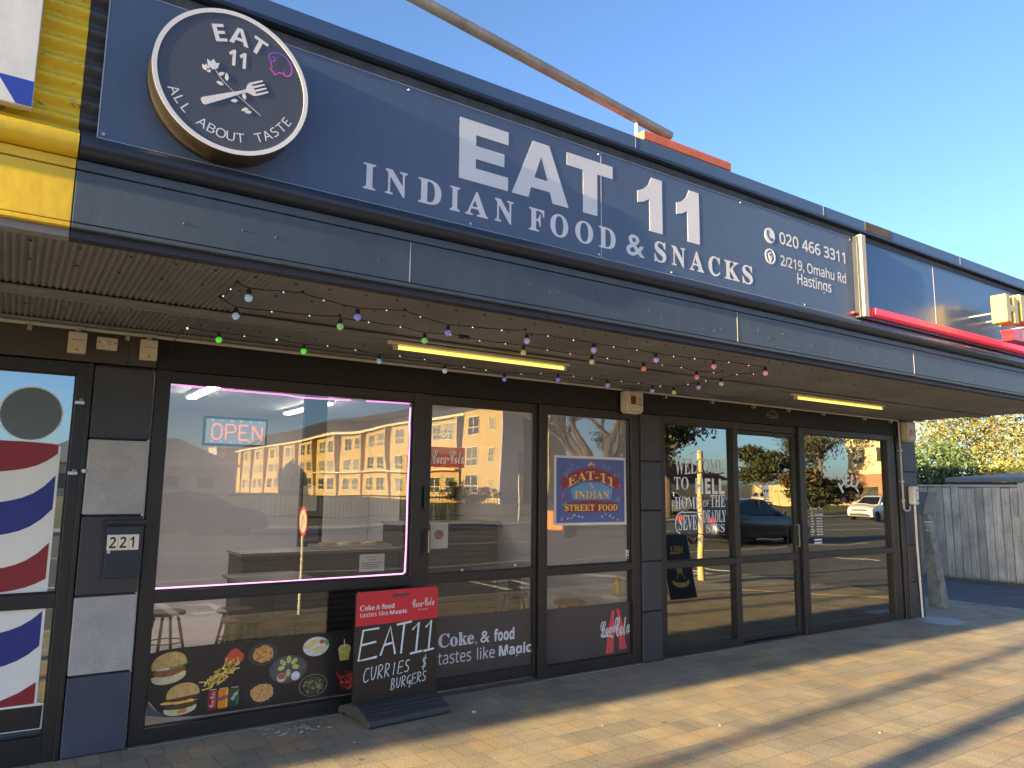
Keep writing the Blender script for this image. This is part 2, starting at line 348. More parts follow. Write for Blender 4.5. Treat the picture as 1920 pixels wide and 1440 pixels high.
for x in (2.2, 7.55, 12.0): m.box(x, x+0.45, -5.62, -5.48, -0.119, -0.116); m.box(x, x+0.45, -6.45, -6.31, -0.119, -0.116); m.box(x+0.36, x+0.46, -6.30, -5.63, -0.119, -0.116)
struct(m.build('parking_marking', linem))
m = MB(); m.prism([(9.95, -2.93), (11.42, -1.0), (11.52, -1.0), (10.05, -2.93)], 0.0025, 0.0045, 'z')
struct(m.build('painted_line', M('yellow_line', (0.6, 0.45, 0.12), 0.7)))
# dry grass and litter at the fence foot
m = MB()
for i in range(1500):
    y = rnd.uniform(0.7, 3.4); x = 15.15+rnd.gauss(0, 0.16)-0.15*rnd.random(); a = rnd.uniform(0, 2*PI); l = rnd.uniform(0.08, 0.26); hgt = rnd.uniform(0.0, 0.12)
    dx, dy = l*math.cos(a), l*math.sin(a)
    m.add([(x, y, -0.015), (x+0.006, y+0.006, -0.015), (x+dx, y+dy, hgt)], [(0, 1, 2)])
tag(m.build('dry_grass', M('straw', (0.30, 0.235, 0.12), 0.9, var=0.35, vscale=3), fix=False), 'dry straw coloured grass tufts along the foot of the plank fence', 'grass', kind='stuff')
mh = T('manhole_cover', 'pale oval manhole cover in the pavers by the end pillar', 'manhole cover', (9.95, -0.28, 0))
MB().lathe([(0.0, 0.004), (0.27, 0.004), (0.285, 0.0), (0.285, -0.02)], (9.95, -0.28, 0.001), 'z', 40).build('rim', conc, mh)
MB().lathe([(0.0, 0.009), (0.215, 0.009), (0.225, 0.006), (0.225, 0.0)], (9.95, -0.28, 0.001), 'z', 40).build('lid', M('worn_iron', (0.30, 0.34, 0.36), 0.5, 0.2, var=0.25, vscale=6, bump=0.5, bscale=60), mh)
# white bird-lime spatter and litter by the threshold
m = MB()
for i in range(26):
    cx, cz = 1.73+rnd.gauss(0, 0.12), -0.2+rnd.gauss(0, 0.05); a = rnd.uniform(0, 0.6); l = rnd.uniform(0.008, 0.045)
    m.prism([(cx, cz), (cx+l*0.6, cz+0.006), (cx+l, cz+0.002), (cx+l*0.5, cz-0.006)], 0.001, 0.0025, 'z')
struct(m.build('spatter', M('spatter_white', (0.7, 0.7, 0.68), 0.8)))
m = MB()
for x, y, r in ((2.92, -0.47, 0.018), (1.95, -0.62, 0.008), (3.5, -1.2, 0.006), (5.0, -2.3, 0.008), (4.2, -1.62, 0.007)): m.ball((x, y, 0.003), r, 8, sz=0.3)
tag(m.build('litter', M('litter_white', (0.6, 0.58, 0.55), 0.8)), 'small pale crumbs of litter scattered over the paving', 'litter', kind='stuff')

# ------------------------------------------------------------------ the shop building
dark = M('charcoal_paint', (0.030, 0.033, 0.038), 0.5, var=0.25, vscale=2.2, bump=0.08, bscale=60)
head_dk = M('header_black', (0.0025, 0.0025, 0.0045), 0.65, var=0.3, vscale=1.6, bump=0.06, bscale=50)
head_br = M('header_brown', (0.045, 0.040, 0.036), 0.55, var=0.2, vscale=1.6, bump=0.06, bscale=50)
navy = M('navy_block', (0.045, 0.055, 0.085), 0.6, var=0.25, vscale=4, bump=0.2, bscale=90)
bgrey = M('grey_block', (0.33, 0.335, 0.34), 0.8, var=0.16, vscale=6, bump=0.35, bscale=130, fine=0.1)
slate = vary(M('slate_paint', (0.047, 0.065, 0.085), 0.45, var=0.16, vscale=1.3, bump=0.08, bscale=22), 1, 1, (9, 9, 1.2), 0.86, 1.10)
navyp = M('navy_metal', (0.013, 0.020, 0.036), 0.33, var=0.3, vscale=2.0, bump=0.03, bscale=50)
capm = M('cap_metal', (0.05, 0.085, 0.165), 0.38, var=0.18, vscale=1.5)
lichen = M('lichen_metal', (0.045, 0.048, 0.055), 0.7, var=0.55, vscale=9, bump=0.2, bscale=40, fine=0.3)
yell = M('yellow_paint', (0.64, 0.43, 0.02), 0.5, var=0.14, vscale=3, bump=0.12, bscale=18)
def worn_yellow():
    m = M('worn_yellow', (0.84, 0.58, 0.035), 0.55, var=0.12, vscale=3); nt = m.node_tree; p = nt.nodes['Principled BSDF']
    tc = nt.nodes.new('ShaderNodeTexCoord'); mp = nt.nodes.new('ShaderNodeMapping'); mp.inputs['Scale'].default_value = (7, 7, 26); nt.links.new(tc.outputs['Object'], mp.inputs['Vector'])
    n = nt.nodes.new('ShaderNodeTexNoise'); n.inputs['Scale'].default_value = 1.6; n.inputs['Detail'].default_value = 9; n.inputs['Roughness'].default_value = 0.75; nt.links.new(mp.outputs[0], n.inputs['Vector'])
    r = nt.nodes.new('ShaderNodeMapRange'); r.inputs['From Min'].default_value = 0.57; r.inputs['From Max'].default_value = 0.64; nt.links.new(n.outputs['Fac'], r.inputs['Value'])
    mx = nt.nodes.new('ShaderNodeMix'); mx.data_type = 'RGBA'; mx.inputs[7].default_value = (0.16, 0.145, 0.12, 1)
    src = p.inputs['Base Color'].links[0].from_socket; nt.links.new(src, mx.inputs[6]); nt.links.new(r.outputs[0], mx.inputs[0]); nt.links.new(mx.outputs[2], p.inputs['Base Color']); return m
wyell = worn_yellow()
soff = M('soffit_iron', (0.18, 0.178, 0.195), 0.6, var=0.3, vscale=1.4, bump=0.05, bscale=40)
alu = M('bronze_frame', (0.011, 0.0105, 0.0105), 0.45, 0.0, var=0.15, vscale=2.5, bump=0.02, bscale=90)
alu_e = M('frame_edge', (0.20, 0.19, 0.17), 0.45, 0.4, var=0.2)
white_p = M('white_plastic', (0.62, 0.60, 0.55), 0.45, var=0.08, vscale=8)
cream = M('cream_plastic', (0.50, 0.46, 0.38), 0.5, var=0.12, vscale=8, bump=0.05, bscale=50)
steel = M('steel', (0.55, 0.55, 0.54), 0.35, 0.9, var=0.15)
blackp = M('black_plastic', (0.012, 0.012, 0.013), 0.42, var=0.15)
GE = glass_mat('shop_glass', (0.90, 0.89, 0.88), 0.085, (0.98, 1.0, 0.94), 0.0015)
GH = glass_mat('dark_glass', (0.5, 0.5, 0.5), 0.235, (1.0, 0.99, 0.88), 0.0015)
GB = glass_mat('left_glass', (0.5, 0.5, 0.52), 0.33, (0.92, 1.0, 1.0), 0.0012)

shop = T('shop_building', 'long low row of dark painted shops under one street canopy', 'shop building', (4.5, 0, 0))
P = lambda mb, n, mt, **k: mb.build(n, mt, shop, **k)
# header above the shop fronts
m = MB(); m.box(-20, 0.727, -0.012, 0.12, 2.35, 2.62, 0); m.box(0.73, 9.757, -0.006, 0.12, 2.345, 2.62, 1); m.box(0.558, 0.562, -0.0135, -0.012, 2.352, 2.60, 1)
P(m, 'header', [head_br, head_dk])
# piers of painted blocks with raked joints
def pier(x0, x1, mats, idx, yb=0.12, front=-0.015):
    m = MB(); zs = [0.0, 0.462, 0.925, 1.405, 1.876, 2.338]
    for i in range(5): m.box(x0+0.006, x1-0.006, front, yb, zs[i]+0.006, zs[i+1]-0.006, idx[i])
    m.box(x0+0.02, x1-0.02, front+0.012, yb-0.004, 0, 2.345, len(mats)-1)
    return P(m, 'pier', mats, bevel=0.006)
pier(0.378, 0.730, [dark, bgrey, navy, head_dk], [2, 1, 0, 1, 0])
pier(5.032, 5.298, [dark, head_dk], [0]*5)
pier(9.752, 10.10, [dark, head_dk], [0]*5, yb=3.0)
m = MB(); m.box(9.752, 10.10, -0.015, 3.0, 2.347, 2.58); P(m, 'end_wall', dark)
# aluminium joinery: helper builds one framed unit with panes as its own parts
def unit(name, x0, x1, z0, z1, sl, sr, rails, y0=0.0, y1=0.085, gy=0.05, glass=GE, label=None):
    """rails: list of (z0,z1) bars incl. bottom and top; panes fill the gaps"""
    m = MB(); m.box(x0, x0+sl, y0, y1, z0, z1); m.box(x1-sr, x1, y0, y1, z0, z1)
    for a, b in rails: m.box(x0+sl, x1-sr, y0+0.002, y1-0.002, a, b)
    o = m.build(name, alu, shop, bevel=0.004)
    if label: o['label'] = label
    bd = MB()
    for (a, b), (c, d) in zip(rails[:-1], rails[1:]):
        MB().box(x0+sl-0.008, x1-sr+0.008, gy, gy+0.006, b-0.008, c+0.008).build('glass_pane', glass, o)
        for q in ((x0+sl, x0+sl+0.008, b, c), (x1-sr-0.008, x1-sr, b, c)): bd.box(q[0], q[1], gy-0.018, gy-0.001, q[2], q[3])
        for q in ((b, b+0.008), (c-0.008, c)): bd.box(x0+sl+0.008, x1-sr-0.008, gy-0.018, gy-0.001, q[0], q[1])
    bd.build('glazing_bead', alu, o)
    return o
RL = [(0.012, 0.10), (0.855, 0.925), (2.27, 2.342)]
unit('shop_window', 0.738, 2.690, 0.012, 2.343, 0.085, 0.082, RL)
door1 = unit('sliding_door', 2.697, 3.826, 0.03, 2.343, 0.078, 0.026, [(0.035, 0.12), (0.857, 0.925), (2.27, 2.342)], y0=0.022, y1=0.075, gy=0.052)
m = MB(); m.box(3.829, 3.874, -0.01, 0.10, 0.012, 2.343); P(m, 'door_jamb', alu, bevel=0.004)
unit('side_window', 3.877, 5.028, 0.012, 2.343, 0.048, 0.098, RL)
m = MB(); m.box(0.74, 5.028, -0.035, 0.09, 0.001, 0.0115); m.box(2.69, 3.88, -0.055, -0.035, 0.001, 0.008); P(m, 'door_sill', alu_e)
# handles of the left sliding door
m = MB(); m.box(2.712, 2.730, -0.012, 0.022, 1.435, 1.605); h1 = m.build('lock', blackp, door1, bevel=0.006)
m = MB(); m.tube([(2.752, 0.022, 1.262), (2.752, -0.03, 1.262), (2.752, -0.03, 1.10), (2.752, 0.022, 1.10)], 0.011, 10); m.build('handle', M('worn_handle', (0.16, 0.14, 0.11), 0.35, 0.6, var=0.3, vscale=20), door1, smooth=True)
m = MB()
for z in (1.06, 0.985, 0.965): m.box(2.716, 2.722, 0.0195, 0.022, z, z+0.006)
m.build('screw_hole', blackp, door1)
# dark pizza shop front
unit('front_window', 5.302, 6.478, 0.012, 2.343, 0.072, 0.070, [(0.012, 0.085), (0.842, 0.905), (2.262, 2.342)], glass=GH)
door2 = unit('front_door', 6.481, 7.560, 0.03, 2.262, 0.020, 0.075, [(0.035, 0.085), (0.842, 0.905), (2.222, 2.260)], y0=0.035, y1=0.085, gy=0.062, glass=GH)
m = MB(); m.box(6.481, 7.560, 0.028, 0.10, 2.264, 2.343); P(m, 'door_head', alu, bevel=0.004)
unit('front_window', 7.563, 9.520, 0.012, 2.343, 0.100, 0.085, [(0.012, 0.095), (0.842, 0.905), (2.275, 2.342)], glass=GH)
m = MB(); m.box(9.522, 9.60, 0.0, 0.1, 0.0, 2.343); m.box(9.602, 9.65, 0.02, 0.1, 0.0, 2.343); m.box(9.652, 9.750, -0.005, 0.1, 0.0, 2.343); P(m, 'corner_post', alu, bevel=0.006)
m = MB(); m.box(5.302, 9.60, -0.03, 0.09, 0.001, 0.0115); P(m, 'front_sill', alu_e)
m = MB(); m.tube([(7.475, 0.035, 1.23), (7.475, -0.012, 1.23), (7.475, -0.012, 0.98), (7.475, 0.035, 0.98)], 0.009, 8); m.build('handle', alu_e, door2, smooth=True)
# barber shop window at the left edge
bw = unit('barber_window', -2.6, 0.372, 0.0, 2.343, 0.06, 0.082, [(0.0, 0.148), (0.872, 0.952), (2.268, 2.342)], glass=GB)
m = MB(); m.box(0.352, 0.3765, -0.012, 0.03, 0, 2.345); P(m, 'window_jamb', alu, bevel=0.004)
for x, z in ((0.317, 2.092), (0.314, 1.66)):
    m = MB(); m.box(x-0.025, x+0.025, -0.014, -0.001, z-0.009, z+0.009); m.tube([(x, -0.014, z), (x, -0.02, z+0.022), (x+0.012, -0.02, z+0.022), (x+0.012, -0.014, z)], 0.003, 6); m.build('hasp', steel, bw)
m = MB(); m.lathe([(0.0, -0.012), (0.012, -0.012), (0.014, 0)], (0.371, -0.013, 1.674), 'y', 12)
m.build('lock', steel, bw)
# soffit of corrugated iron, its cover battens
def corr_sheet(x0, x1, y0, y1, z, pitch, amp, n=4):
    m = MB(); k = int((x1-x0)/pitch*n); vs = []
    for i in range(k+1):
        x = x0+(x1-x0)*i/k; q = z+amp*math.cos(2*PI*(x-x0)/pitch); vs += [(x, y0, q), (x, y1, q)]
    return m.add(vs, [(2*i, 2*i+2, 2*i+3, 2*i+1) for i in range(k)])
P(corr_sheet(-6, 10.28, -1.99, 0.0, 2.591, 0.0305, 0.0068), 'soffit', soff, smooth=True, fix=False)
m = MB(); m.box(-30, -6.01, -1.99, 0.0, 2.585, 2.60); P(m, 'soffit_far', soff)
m = MB(); m.box(-30, 10.28, -0.90, -0.86, 2.566, 2.580); m.box(-30, 10.28, -0.858, -0.755, 2.572, 2.5835); m.box(-30, 10.28, -0.753, -0.725, 2.566, 2.580); P(m, 'soffit_batten', soff, bevel=0.003)
m = MB(); m.box(-30, 10.28, -0.06, -0.016, 2.565, 2.582); P(m, 'wall_batten', soff)
m = MB()
for yy in (-1.72, -1.42, -0.42):
    for i in range(40): m.lathe([(0, -0.0075), (0.006, -0.005), (0.008, 0.0)], (-0.2+i*0.183+rnd.uniform(-0.01, 0.01), yy, 2.5865), 'z', 6)
tag(P(m, 'soffit_nail', M('nail_dark', (0.02, 0.018, 0.016), 0.6, var=0)), kind='stuff')
# fascia boards
def fascia(x0, x1, name, mt, dk, label=None):
    m = MB(); m.box(x0, x1, -2.02, -1.995, 2.602, 2.812, 0); m.box(x0, x1, -2.026, -1.995, 2.578, 2.597, 0); m.box(x0, x1, -2.022, -1.995, 2.817, 2.856, 0)
    m.box(x0, x1, -2.010, -1.997, 2.596, 2.818, 1); m.box(x0, x1, -1.994, -1.93, 2.545, 2.596, 1)
    o = P(m, name, [mt, dk], bevel=0.003)
    if label: o['label'] = label
fascia(0.111, 10.28, 'fascia', slate, M('navy_lip', (0.020, 0.022, 0.040), 0.5, var=0.2))
fascia(-30, 0.108, 'fascia', yell, soff, 'bright yellow end of the canopy fascia')
for x in (1.555, 4.02, 6.3, 8.6): P(MB().box(x-0.0022, x+0.0022, -2.0215, -2.0195, 2.604, 2.81), 'fascia_joint', M('joint_pale', (0.25, 0.26, 0.26) if x > 3 else (0.35, 0.35, 0.33), 0.7))
m = MB()
for i in range(60):
    x = rnd.uniform(0.2, 9.8); z = rnd.choice([2.70, 2.835, 2.67, 2.76])+rnd.uniform(-0.03, 0.03); m.lathe([(0, -0.004), (0.004, -0.003), (0.006, 0)], (x, -2.0205, z), 'y', 6)
tag(P(m, 'fascia_nail', slate), kind='stuff')
# rounded gutter roll and corrugated parapet face
def roll(x0, x1, name, mt, label=None):
    pr = [(-1.96, 2.858), (-2.035, 2.860)]
    for i in range(13): a = -PI/2+PI*0.95*i/12; pr.append((-2.035-0.045*math.cos(a), 2.907+0.046*math.sin(a)))
    pr += [(-2.005, 2.962), (-2.0, 2.985), (-1.96, 2.985)]
    o = P(MB().prism(pr, x0, x1, 'x'), name, mt, smooth=True)
    if label: o['label'] = label
roll(0.113, 10.28, 'gutter', navyp); roll(-30, 0.108, 'gutter', yell, 'yellow painted gutter roll')
def parapet(x0, x1, mt, label=None):
    pr = []; z = 2.986
    while z < 3.70: pr.append((-1.985+0.016*math.cos(2*PI*(z-2.986)/0.078), z)); z += 0.0065
    pr += [(-1.90, 3.70), (-1.90, 2.986)]
    o = P(MB().prism(pr, x0, x1, 'x'), 'parapet', mt, smooth=True)
    if label: o['label'] = label
parapet(0.106, 10.28, lichen); parapet(-30, 0.104, wyell, 'yellow corrugated parapet with peeling paint')
m = MB(); m.box(0.1, 10.3, -2.045, -1.85, 3.700, 3.80, 0); m.box(0.1, 10.3, -2.052, -2.046, 3.694, 3.716, 1); P(m, 'parapet_cap', [capm, navyp], bevel=0.004)
m = MB(); m.box(0.17, 10.28, -2.016, -1.975, 3.6365, 3.684); P(m, 'top_flashing', lichen, bevel=0.003)
m = MB(); m.box(-30, 0.098, -2.045, -1.85, 3.700, 3.80, 0); P(m, 'parapet_cap', wyell)
m = MB(); m.box(5.62, 6.0, -2.0475, -2.0455, 3.722, 3.799); P(m, 'rust_stain', M('rust_stain', (0.09, 0.075, 0.055), 0.8, var=0.6, vscale=12))
for x in (3.07, 5.05, 7.2): P(MB().box(x-0.002, x+0.002, -2.0472, -2.0455, 3.722, 3.80), 'cap_joint', M('joint_grey', (0.16, 0.18, 0.22), 0.6))
m = MB(); m.box(-30, 10.28, -1.88, 9, 3.45, 3.55); m.box(-30, 10.27, -1.85, 0.1, 2.61, 2.66); P(m, 'roof', M('roof_iron', (0.2, 0.2, 0.2), 0.5, var=0.2))
# back and side walls, room partitions, floors and ceilings of the shops behind the glass
inw = M('room_wall', (0.50, 0.49, 0.505), 0.7, var=0.1, vscale=1.5)
ceil = M('room_ceiling', (0.62, 0.60, 0.57), 0.8, var=0.05)
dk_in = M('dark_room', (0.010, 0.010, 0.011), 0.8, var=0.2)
m = MB(); m.box(-30, 10.27, 8.8, 9.0, 0, 3.45); m.box(10.103, 10.27, 0.3, 8.8, 0, 3.44); P(m, 'back_wall', conc)
m = MB(); m.box(0.60, 0.70, 0.13, 8.78, 0, 2.9); m.box(5.08, 5.14, 0.13, 8.78, 0, 2.9); m.box(0.71, 5.07, 6.6, 6.7, 0, 2.9); P(m, 'room_wall', inw)
m = MB(); m.box(0.70, 5.08, 0.09, 6.6, 0.0015, 0.012); P(m, 'room_floor', M('room_floor', (0.42, 0.39, 0.40), 0.4, var=0.15))
m = MB(); m.box(0.70, 5.08, 0.12, 6.6, 2.70, 2.78); P(m, 'room_ceiling', ceil)
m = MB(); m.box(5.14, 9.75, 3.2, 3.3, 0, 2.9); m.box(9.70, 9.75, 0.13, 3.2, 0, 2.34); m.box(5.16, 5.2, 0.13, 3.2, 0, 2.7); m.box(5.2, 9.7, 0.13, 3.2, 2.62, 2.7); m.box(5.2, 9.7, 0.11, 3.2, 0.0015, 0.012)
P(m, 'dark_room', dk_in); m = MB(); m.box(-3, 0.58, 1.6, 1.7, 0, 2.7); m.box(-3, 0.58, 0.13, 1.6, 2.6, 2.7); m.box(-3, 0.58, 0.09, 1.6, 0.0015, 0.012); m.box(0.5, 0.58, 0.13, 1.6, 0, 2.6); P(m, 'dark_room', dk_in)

# ------------------------------------------------------------------ roof-top things
chim = T('roof_vent', 'brick red timber vent box with a capped rim behind the parapet', 'roof vent', (4.45, -0.9, 3.55))
red_t = M('brick_red_paint', (0.42, 0.105, 0.06), 0.65, var=0.25, vscale=5, bump=0.15, bscale=40, fine=0.15)
m = MB(); m.box(3.965, 4.945, -1.20, -0.62, 3.55, 4.36); m.build('casing', red_t, chim, bevel=0.004)
m = MB(); m.box(3.935, 4.975, -1.24, -0.58, 4.36, 4.43); m.box(3.945, 4.965, -1.23, -0.59, 4.430, 4.442); m.build('rim', red_t, chim, bevel=0.005)
m = MB(); m.tube([(3.985, -1.10, 4.43), (3.985, -1.10, 4.56)], 0.012, 8); m.build('bracket', M('bracket_cream', (0.6, 0.5, 0.35), 0.5), chim)
m = MB(); m.tube([(-1.5, -1.10, 5.27), (4.37, -1.10, 4.562)], 0.041, 18)
tag(m.build('roof_pole', M('galv_pole', (0.19, 0.19, 0.195), 0.5, 0.4, var=0.35, vscale=5, bump=0.05), smooth=True), 'long grey metal pole slanting over the roof above the vent box', 'pole')

# ------------------------------------------------------------------ sign panel EAT 11
signm = vary(M('sign_panel', (0.068, 0.097, 0.160), 0.36, var=0.07, vscale=1.2, fine=0.03), 1, 1, (14, 14, 0.9), 0.93, 1.05)
lett = M('letter_white', (0.60, 0.60, 0.63), 0.5, var=0.04)
sg = T('fascia_sign', 'long dark blue shop sign with big white letters above the canopy', 'shop sign', (2.8, -2.02, 2.97))
m = MB(); m.box(0.172, 2.807, -2.014, -1.998, 2.968, 3.632); m.box(2.813, 5.462, -2.014, -1.998, 2.968, 3.632); m.build('panel', signm, sg, bevel=0.002)
m = MB()
trim = M('panel_edge', (0.45, 0.47, 0.5), 0.4, 0.3)
m.box(0.168, 0.1715, -2.0155, -1.999, 2.966, 3.634); m.box(0.172, 5.462, -2.0155, -1.999, 3.6325, 3.6355); m.box(0.172, 5.462, -2.0155, -1.999, 2.9645, 2.9675); m.box(2.808, 2.812, -2.0156, -2.0125, 2.968, 3.632); m.build('edge_trim', trim, sg)
m = MB(); yl = -2.0165; ye = -2.0145
m.prism([(1.823, 3.219), (2.134, 3.219), (2.134, 3.296), (1.925, 3.296), (1.925, 3.350), (2.108, 3.350), (2.108, 3.424), (1.925, 3.424), (1.925, 3.485), (2.134, 3.485), (2.134, 3.561), (1.823, 3.561)], yl, ye)
m.prism([(2.160, 3.219), (2.272, 3.219), (2.290, 3.282), (2.424, 3.282), (2.443, 3.219), (2.558, 3.219), (2.416, 3.561), (2.300, 3.561)], yl, ye)
m.prism([(2.545, 3.482), (2.545, 3.561), (2.902, 3.561), (2.902, 3.482), (2.778, 3.482), (2.778, 3.219), (2.668, 3.219), (2.668, 3.482)], yl, ye)
for x in (3.109, 3.455):
    m.prism([(x+0.102, 3.218), (x+0.215, 3.218), (x+0.215, 3.577), (x+0.122, 3.577), (x+0.095, 3.523), (x+0.055, 3.486), (x, 3.462), (x, 3.386), (x+0.055, 3.402), (x+0.102, 3.430)], yl, ye)
# counter of the A as a flat patch of the panel
m.build('lettering', lett, sg)
MB().prism([(2.312, 3.345), (2.404, 3.345), (2.358, 3.478)], -2.0172, -2.0166).build('letter_counter', signm, sg)
m = MB()
for ch, x0, x1, z0, z1 in [('I', 1.292, 1.357, 3.031, 3.163), ('N', 1.408, 1.528, 3.031, 3.163), ('D', 1.588, 1.722, 3.031, 3.163), ('I', 1.772, 1.832, 3.031, 3.163), ('A', 1.866, 2.008, 3.031, 3.166), ('N', 2.05, 2.172, 3.031, 3.163),
        ('F', 2.277, 2.383, 3.031, 3.163), ('O', 2.426, 2.556, 3.028, 3.166), ('O', 2.608, 2.744, 3.028, 3.166), ('D', 2.788, 2.922, 3.031, 3.163), ('&', 3.008, 3.164, 3.028, 3.166),
        ('S', 3.248, 3.352, 3.028, 3.166), ('N', 3.402, 3.528, 3.031, 3.163), ('A', 3.566, 3.706, 3.031, 3.166), ('C', 3.748, 3.866, 3.028, 3.166), ('K', 3.908, 4.066, 3.031, 3.163), ('S', 4.094, 4.206, 3.028, 3.166)]:
    text_into(m, ch, x0, x1, z0, z1, -2.0165, 'serif', offset=0.012)
m.build('small_lettering', lett, sg, fix=False)
text('phone_number', '020 466 3311', 4.525, 5.358, 3.399, 3.492, -2.0165, lett, sg, 'sans', offset=0.02)
m = MB(); text_into(m, '2/219, Omahu Rd', 4.528, 5.355, 3.222, 3.318, -2.0165, 'sans', offset=0.016); m.build('address', lett, sg, fix=False); m = MB(); text_into(m, 'Hastings', 4.72, 5.15, 3.100, 3.215, -2.0165, 'sans', offset=0.016); m.build('address', lett, sg, fix=False)
m = MB(); m.disc(4.416, 3.437, 0.058, 0.058, -2.0165, -2.0145, 28); m.build('phone_icon', lett, sg)
m = MB(); stroke_into(m, bez((4.390, 3.470), (4.385, 3.43), (4.41, 3.405), (4.445, 3.405)), 0.018, -2.0172, 0); m.disc(4.393, 3.462, 0.012, 0.014, -2.0176, -2.0168, 10); m.disc(4.438, 3.410, 0.014, 0.012, -2.0176, -2.0168, 10); m.build('icon_mark', signm, sg, fix=False)
m = MB(); m.ring(4.414, 3.281, 0.045, 0.058, -2.0165, -2.0145, 32); m.prism([(4.414, 3.238), (4.392, 3.278), (4.391, 3.296), (4.402, 3.310), (4.414, 3.314), (4.426, 3.310), (4.437, 3.296), (4.436, 3.278)], -2.0165, -2.0145); m.build('pin_icon', lett, sg)
MB().disc(4.414, 3.292, 0.011, 0.011, -2.0175, -2.0167, 14).build('icon_mark', signm, sg)
for x, z in ((0.19, 3.61), (0.19, 2.985), (1.52, 3.615), (2.79, 3.615), (2.79, 2.985), (4.1, 3.615), (5.44, 3.615), (3.4, 2.982), (4.8, 2.982), (1.9, 2.982)): MB().lathe([(0, -0.005), (0.006, -0.004), (0.008, 0)], (x, -2.0145, z), 'y', 8).build('screw', steel, sg)

# round sign
dcx, dcz, dr, dy = 0.641, 3.289, 0.316, -2.16
rs = T('round_sign', 'round dark disc sign with white ring, fork and flower above the canopy', 'round sign', (dcx, -2.09, dcz))
gold = M('tarnished_gold', (0.085, 0.068, 0.042), 0.36, 0.55, var=0.35, vscale=6, bump=0.08, bscale=30)
m = MB(); m.ring(dcx, dcz, dr-0.03, dr, dy, -2.0158, 96); o = m.build('rim', gold, rs, smooth=True)
m = MB(); m.disc(dcx, dcz, dr-0.001, dr-0.001, dy-0.003, dy, 96); m.build('face', M('disc_face', (0.055, 0.062, 0.085), 0.4, var=0.08), rs)
yd = dy-0.0045
m = MB(); m.ring(dcx, dcz, dr-0.0175, dr+0.001, dy-0.006, dy-0.003, 96); m.build('white_ring', lett, rs)
m = MB(); arc_text_into(m, 'EAT', dcx+0.004, dcz-0.03, 0.242, PI/2-0.02, 1.02, 0.076, yd, 'bold', sq=1.1); text_into(m, '11', dcx-0.03, dcx+0.042, 3.362, 3.434, yd, 'bold', offset=0.012); m.build('lettering', lett, rs, fix=False)
m = MB(); arc_text_into(m, 'ALL ABOUT TASTE', dcx, dcz+0.02, 0.262, -PI/2, 2.25, 0.040, yd, 'sans', inward=True, sq=1.1); m.build('small_lettering', lett, rs, fix=False)
def rot2(pts, c, a, s=1.0): return [(c[0]+s*(x*math.cos(a)-z*math.sin(a)), c[1]+s*(x*math.sin(a)+z*math.cos(a))) for x, z in pts]
fa = math.atan2(0.145, 0.245); fc = (0.645, 3.238)
m = MB(); yy = (yd-0.001, yd+0.001)
m.prism(rot2([(-0.145, -0.010), (-0.138, -0.016), (-0.04, -0.011), (0.03, -0.006), (0.055, -0.007), (0.075, -0.026), (0.09, -0.03), (0.09, 0.03), (0.075, 0.026), (0.055, 0.007), (0.03, 0.006), (-0.04, 0.011), (-0.138, 0.016), (-0.145, 0.010)], fc, fa), *yy)
for z in (-0.025, -0.0083, 0.0083, 0.025): m.prism(rot2([(0.088, z-0.005), (0.145, z-0.0035), (0.145, z+0.0035), (0.088, z+0.005)], fc, fa), yd-0.0008, yd+0.0012)
m.build('fork', lett, rs)
m = MB()
stem = bez((0.555, 3.335), (0.58, 3.27), (0.66, 3.235), (0.757, 3.172)); stroke_into(m, stem, 0.0026, yd-0.0015, 0)
for k, (dx, dz, a, l) in enumerate([(0.575, 3.30, 0.6, 0.03), (0.60, 3.262, 2.9, 0.03), (0.612, 3.285, 1.7, 0.036), (0.66, 3.212, 3.5, 0.03), (0.69, 3.225, 1.9, 0.036), (0.705, 3.19, 3.7, 0.034), (0.72, 3.178, 3.4, 0.03), (0.545, 3.30, 2.4, 0.02)]):
    m.prism(rot2([(0, 0), (l*0.35, -0.008), (l*0.8, -0.005), (l, 0), (l*0.8, 0.005), (l*0.35, 0.008)], (dx, dz), a), yd-0.001, yd+0.001)
for cx, cz, r in ((0.553, 3.340, 0.024), (0.526, 3.318, 0.015)):
    m.prism([(cx, cz-r), (cx-r*0.8, cz-r*0.5), (cx-r, cz+r*0.6), (cx-r*0.45, cz+r*0.35), (cx, cz+r), (cx+r*0.45, cz+r*0.35), (cx+r, cz+r*0.6), (cx+r*0.8, cz-r*0.5)], yd-0.001, yd+0.001)
m.build('flower_stem', lett, rs, fix=False)
m = MB()
pth = bez((0.776, 3.455), (0.78, 3.49), (0.86, 3.50), (0.878, 3.43), 12)+bez((0.878, 3.43), (0.885, 3.385), (0.84, 3.375), (0.842, 3.405), 8)[1:]
stroke_into(m, pth, 0.0075, yd-0.0015, 0)
stroke_into(m, bez((0.776, 3.455), (0.775, 3.435), (0.80, 3.43), (0.803, 3.447), 8)+[(0.798, 3.46), (0.79, 3.455)], 0.006, yd-0.0015, 0)
stroke_into(m, [(0.785, 3.432), (0.792, 3.405), (0.782, 3.402), (0.808, 3.378), (0.824, 3.395), (0.842, 3.392)], 0.006, yd-0.0015, 0)
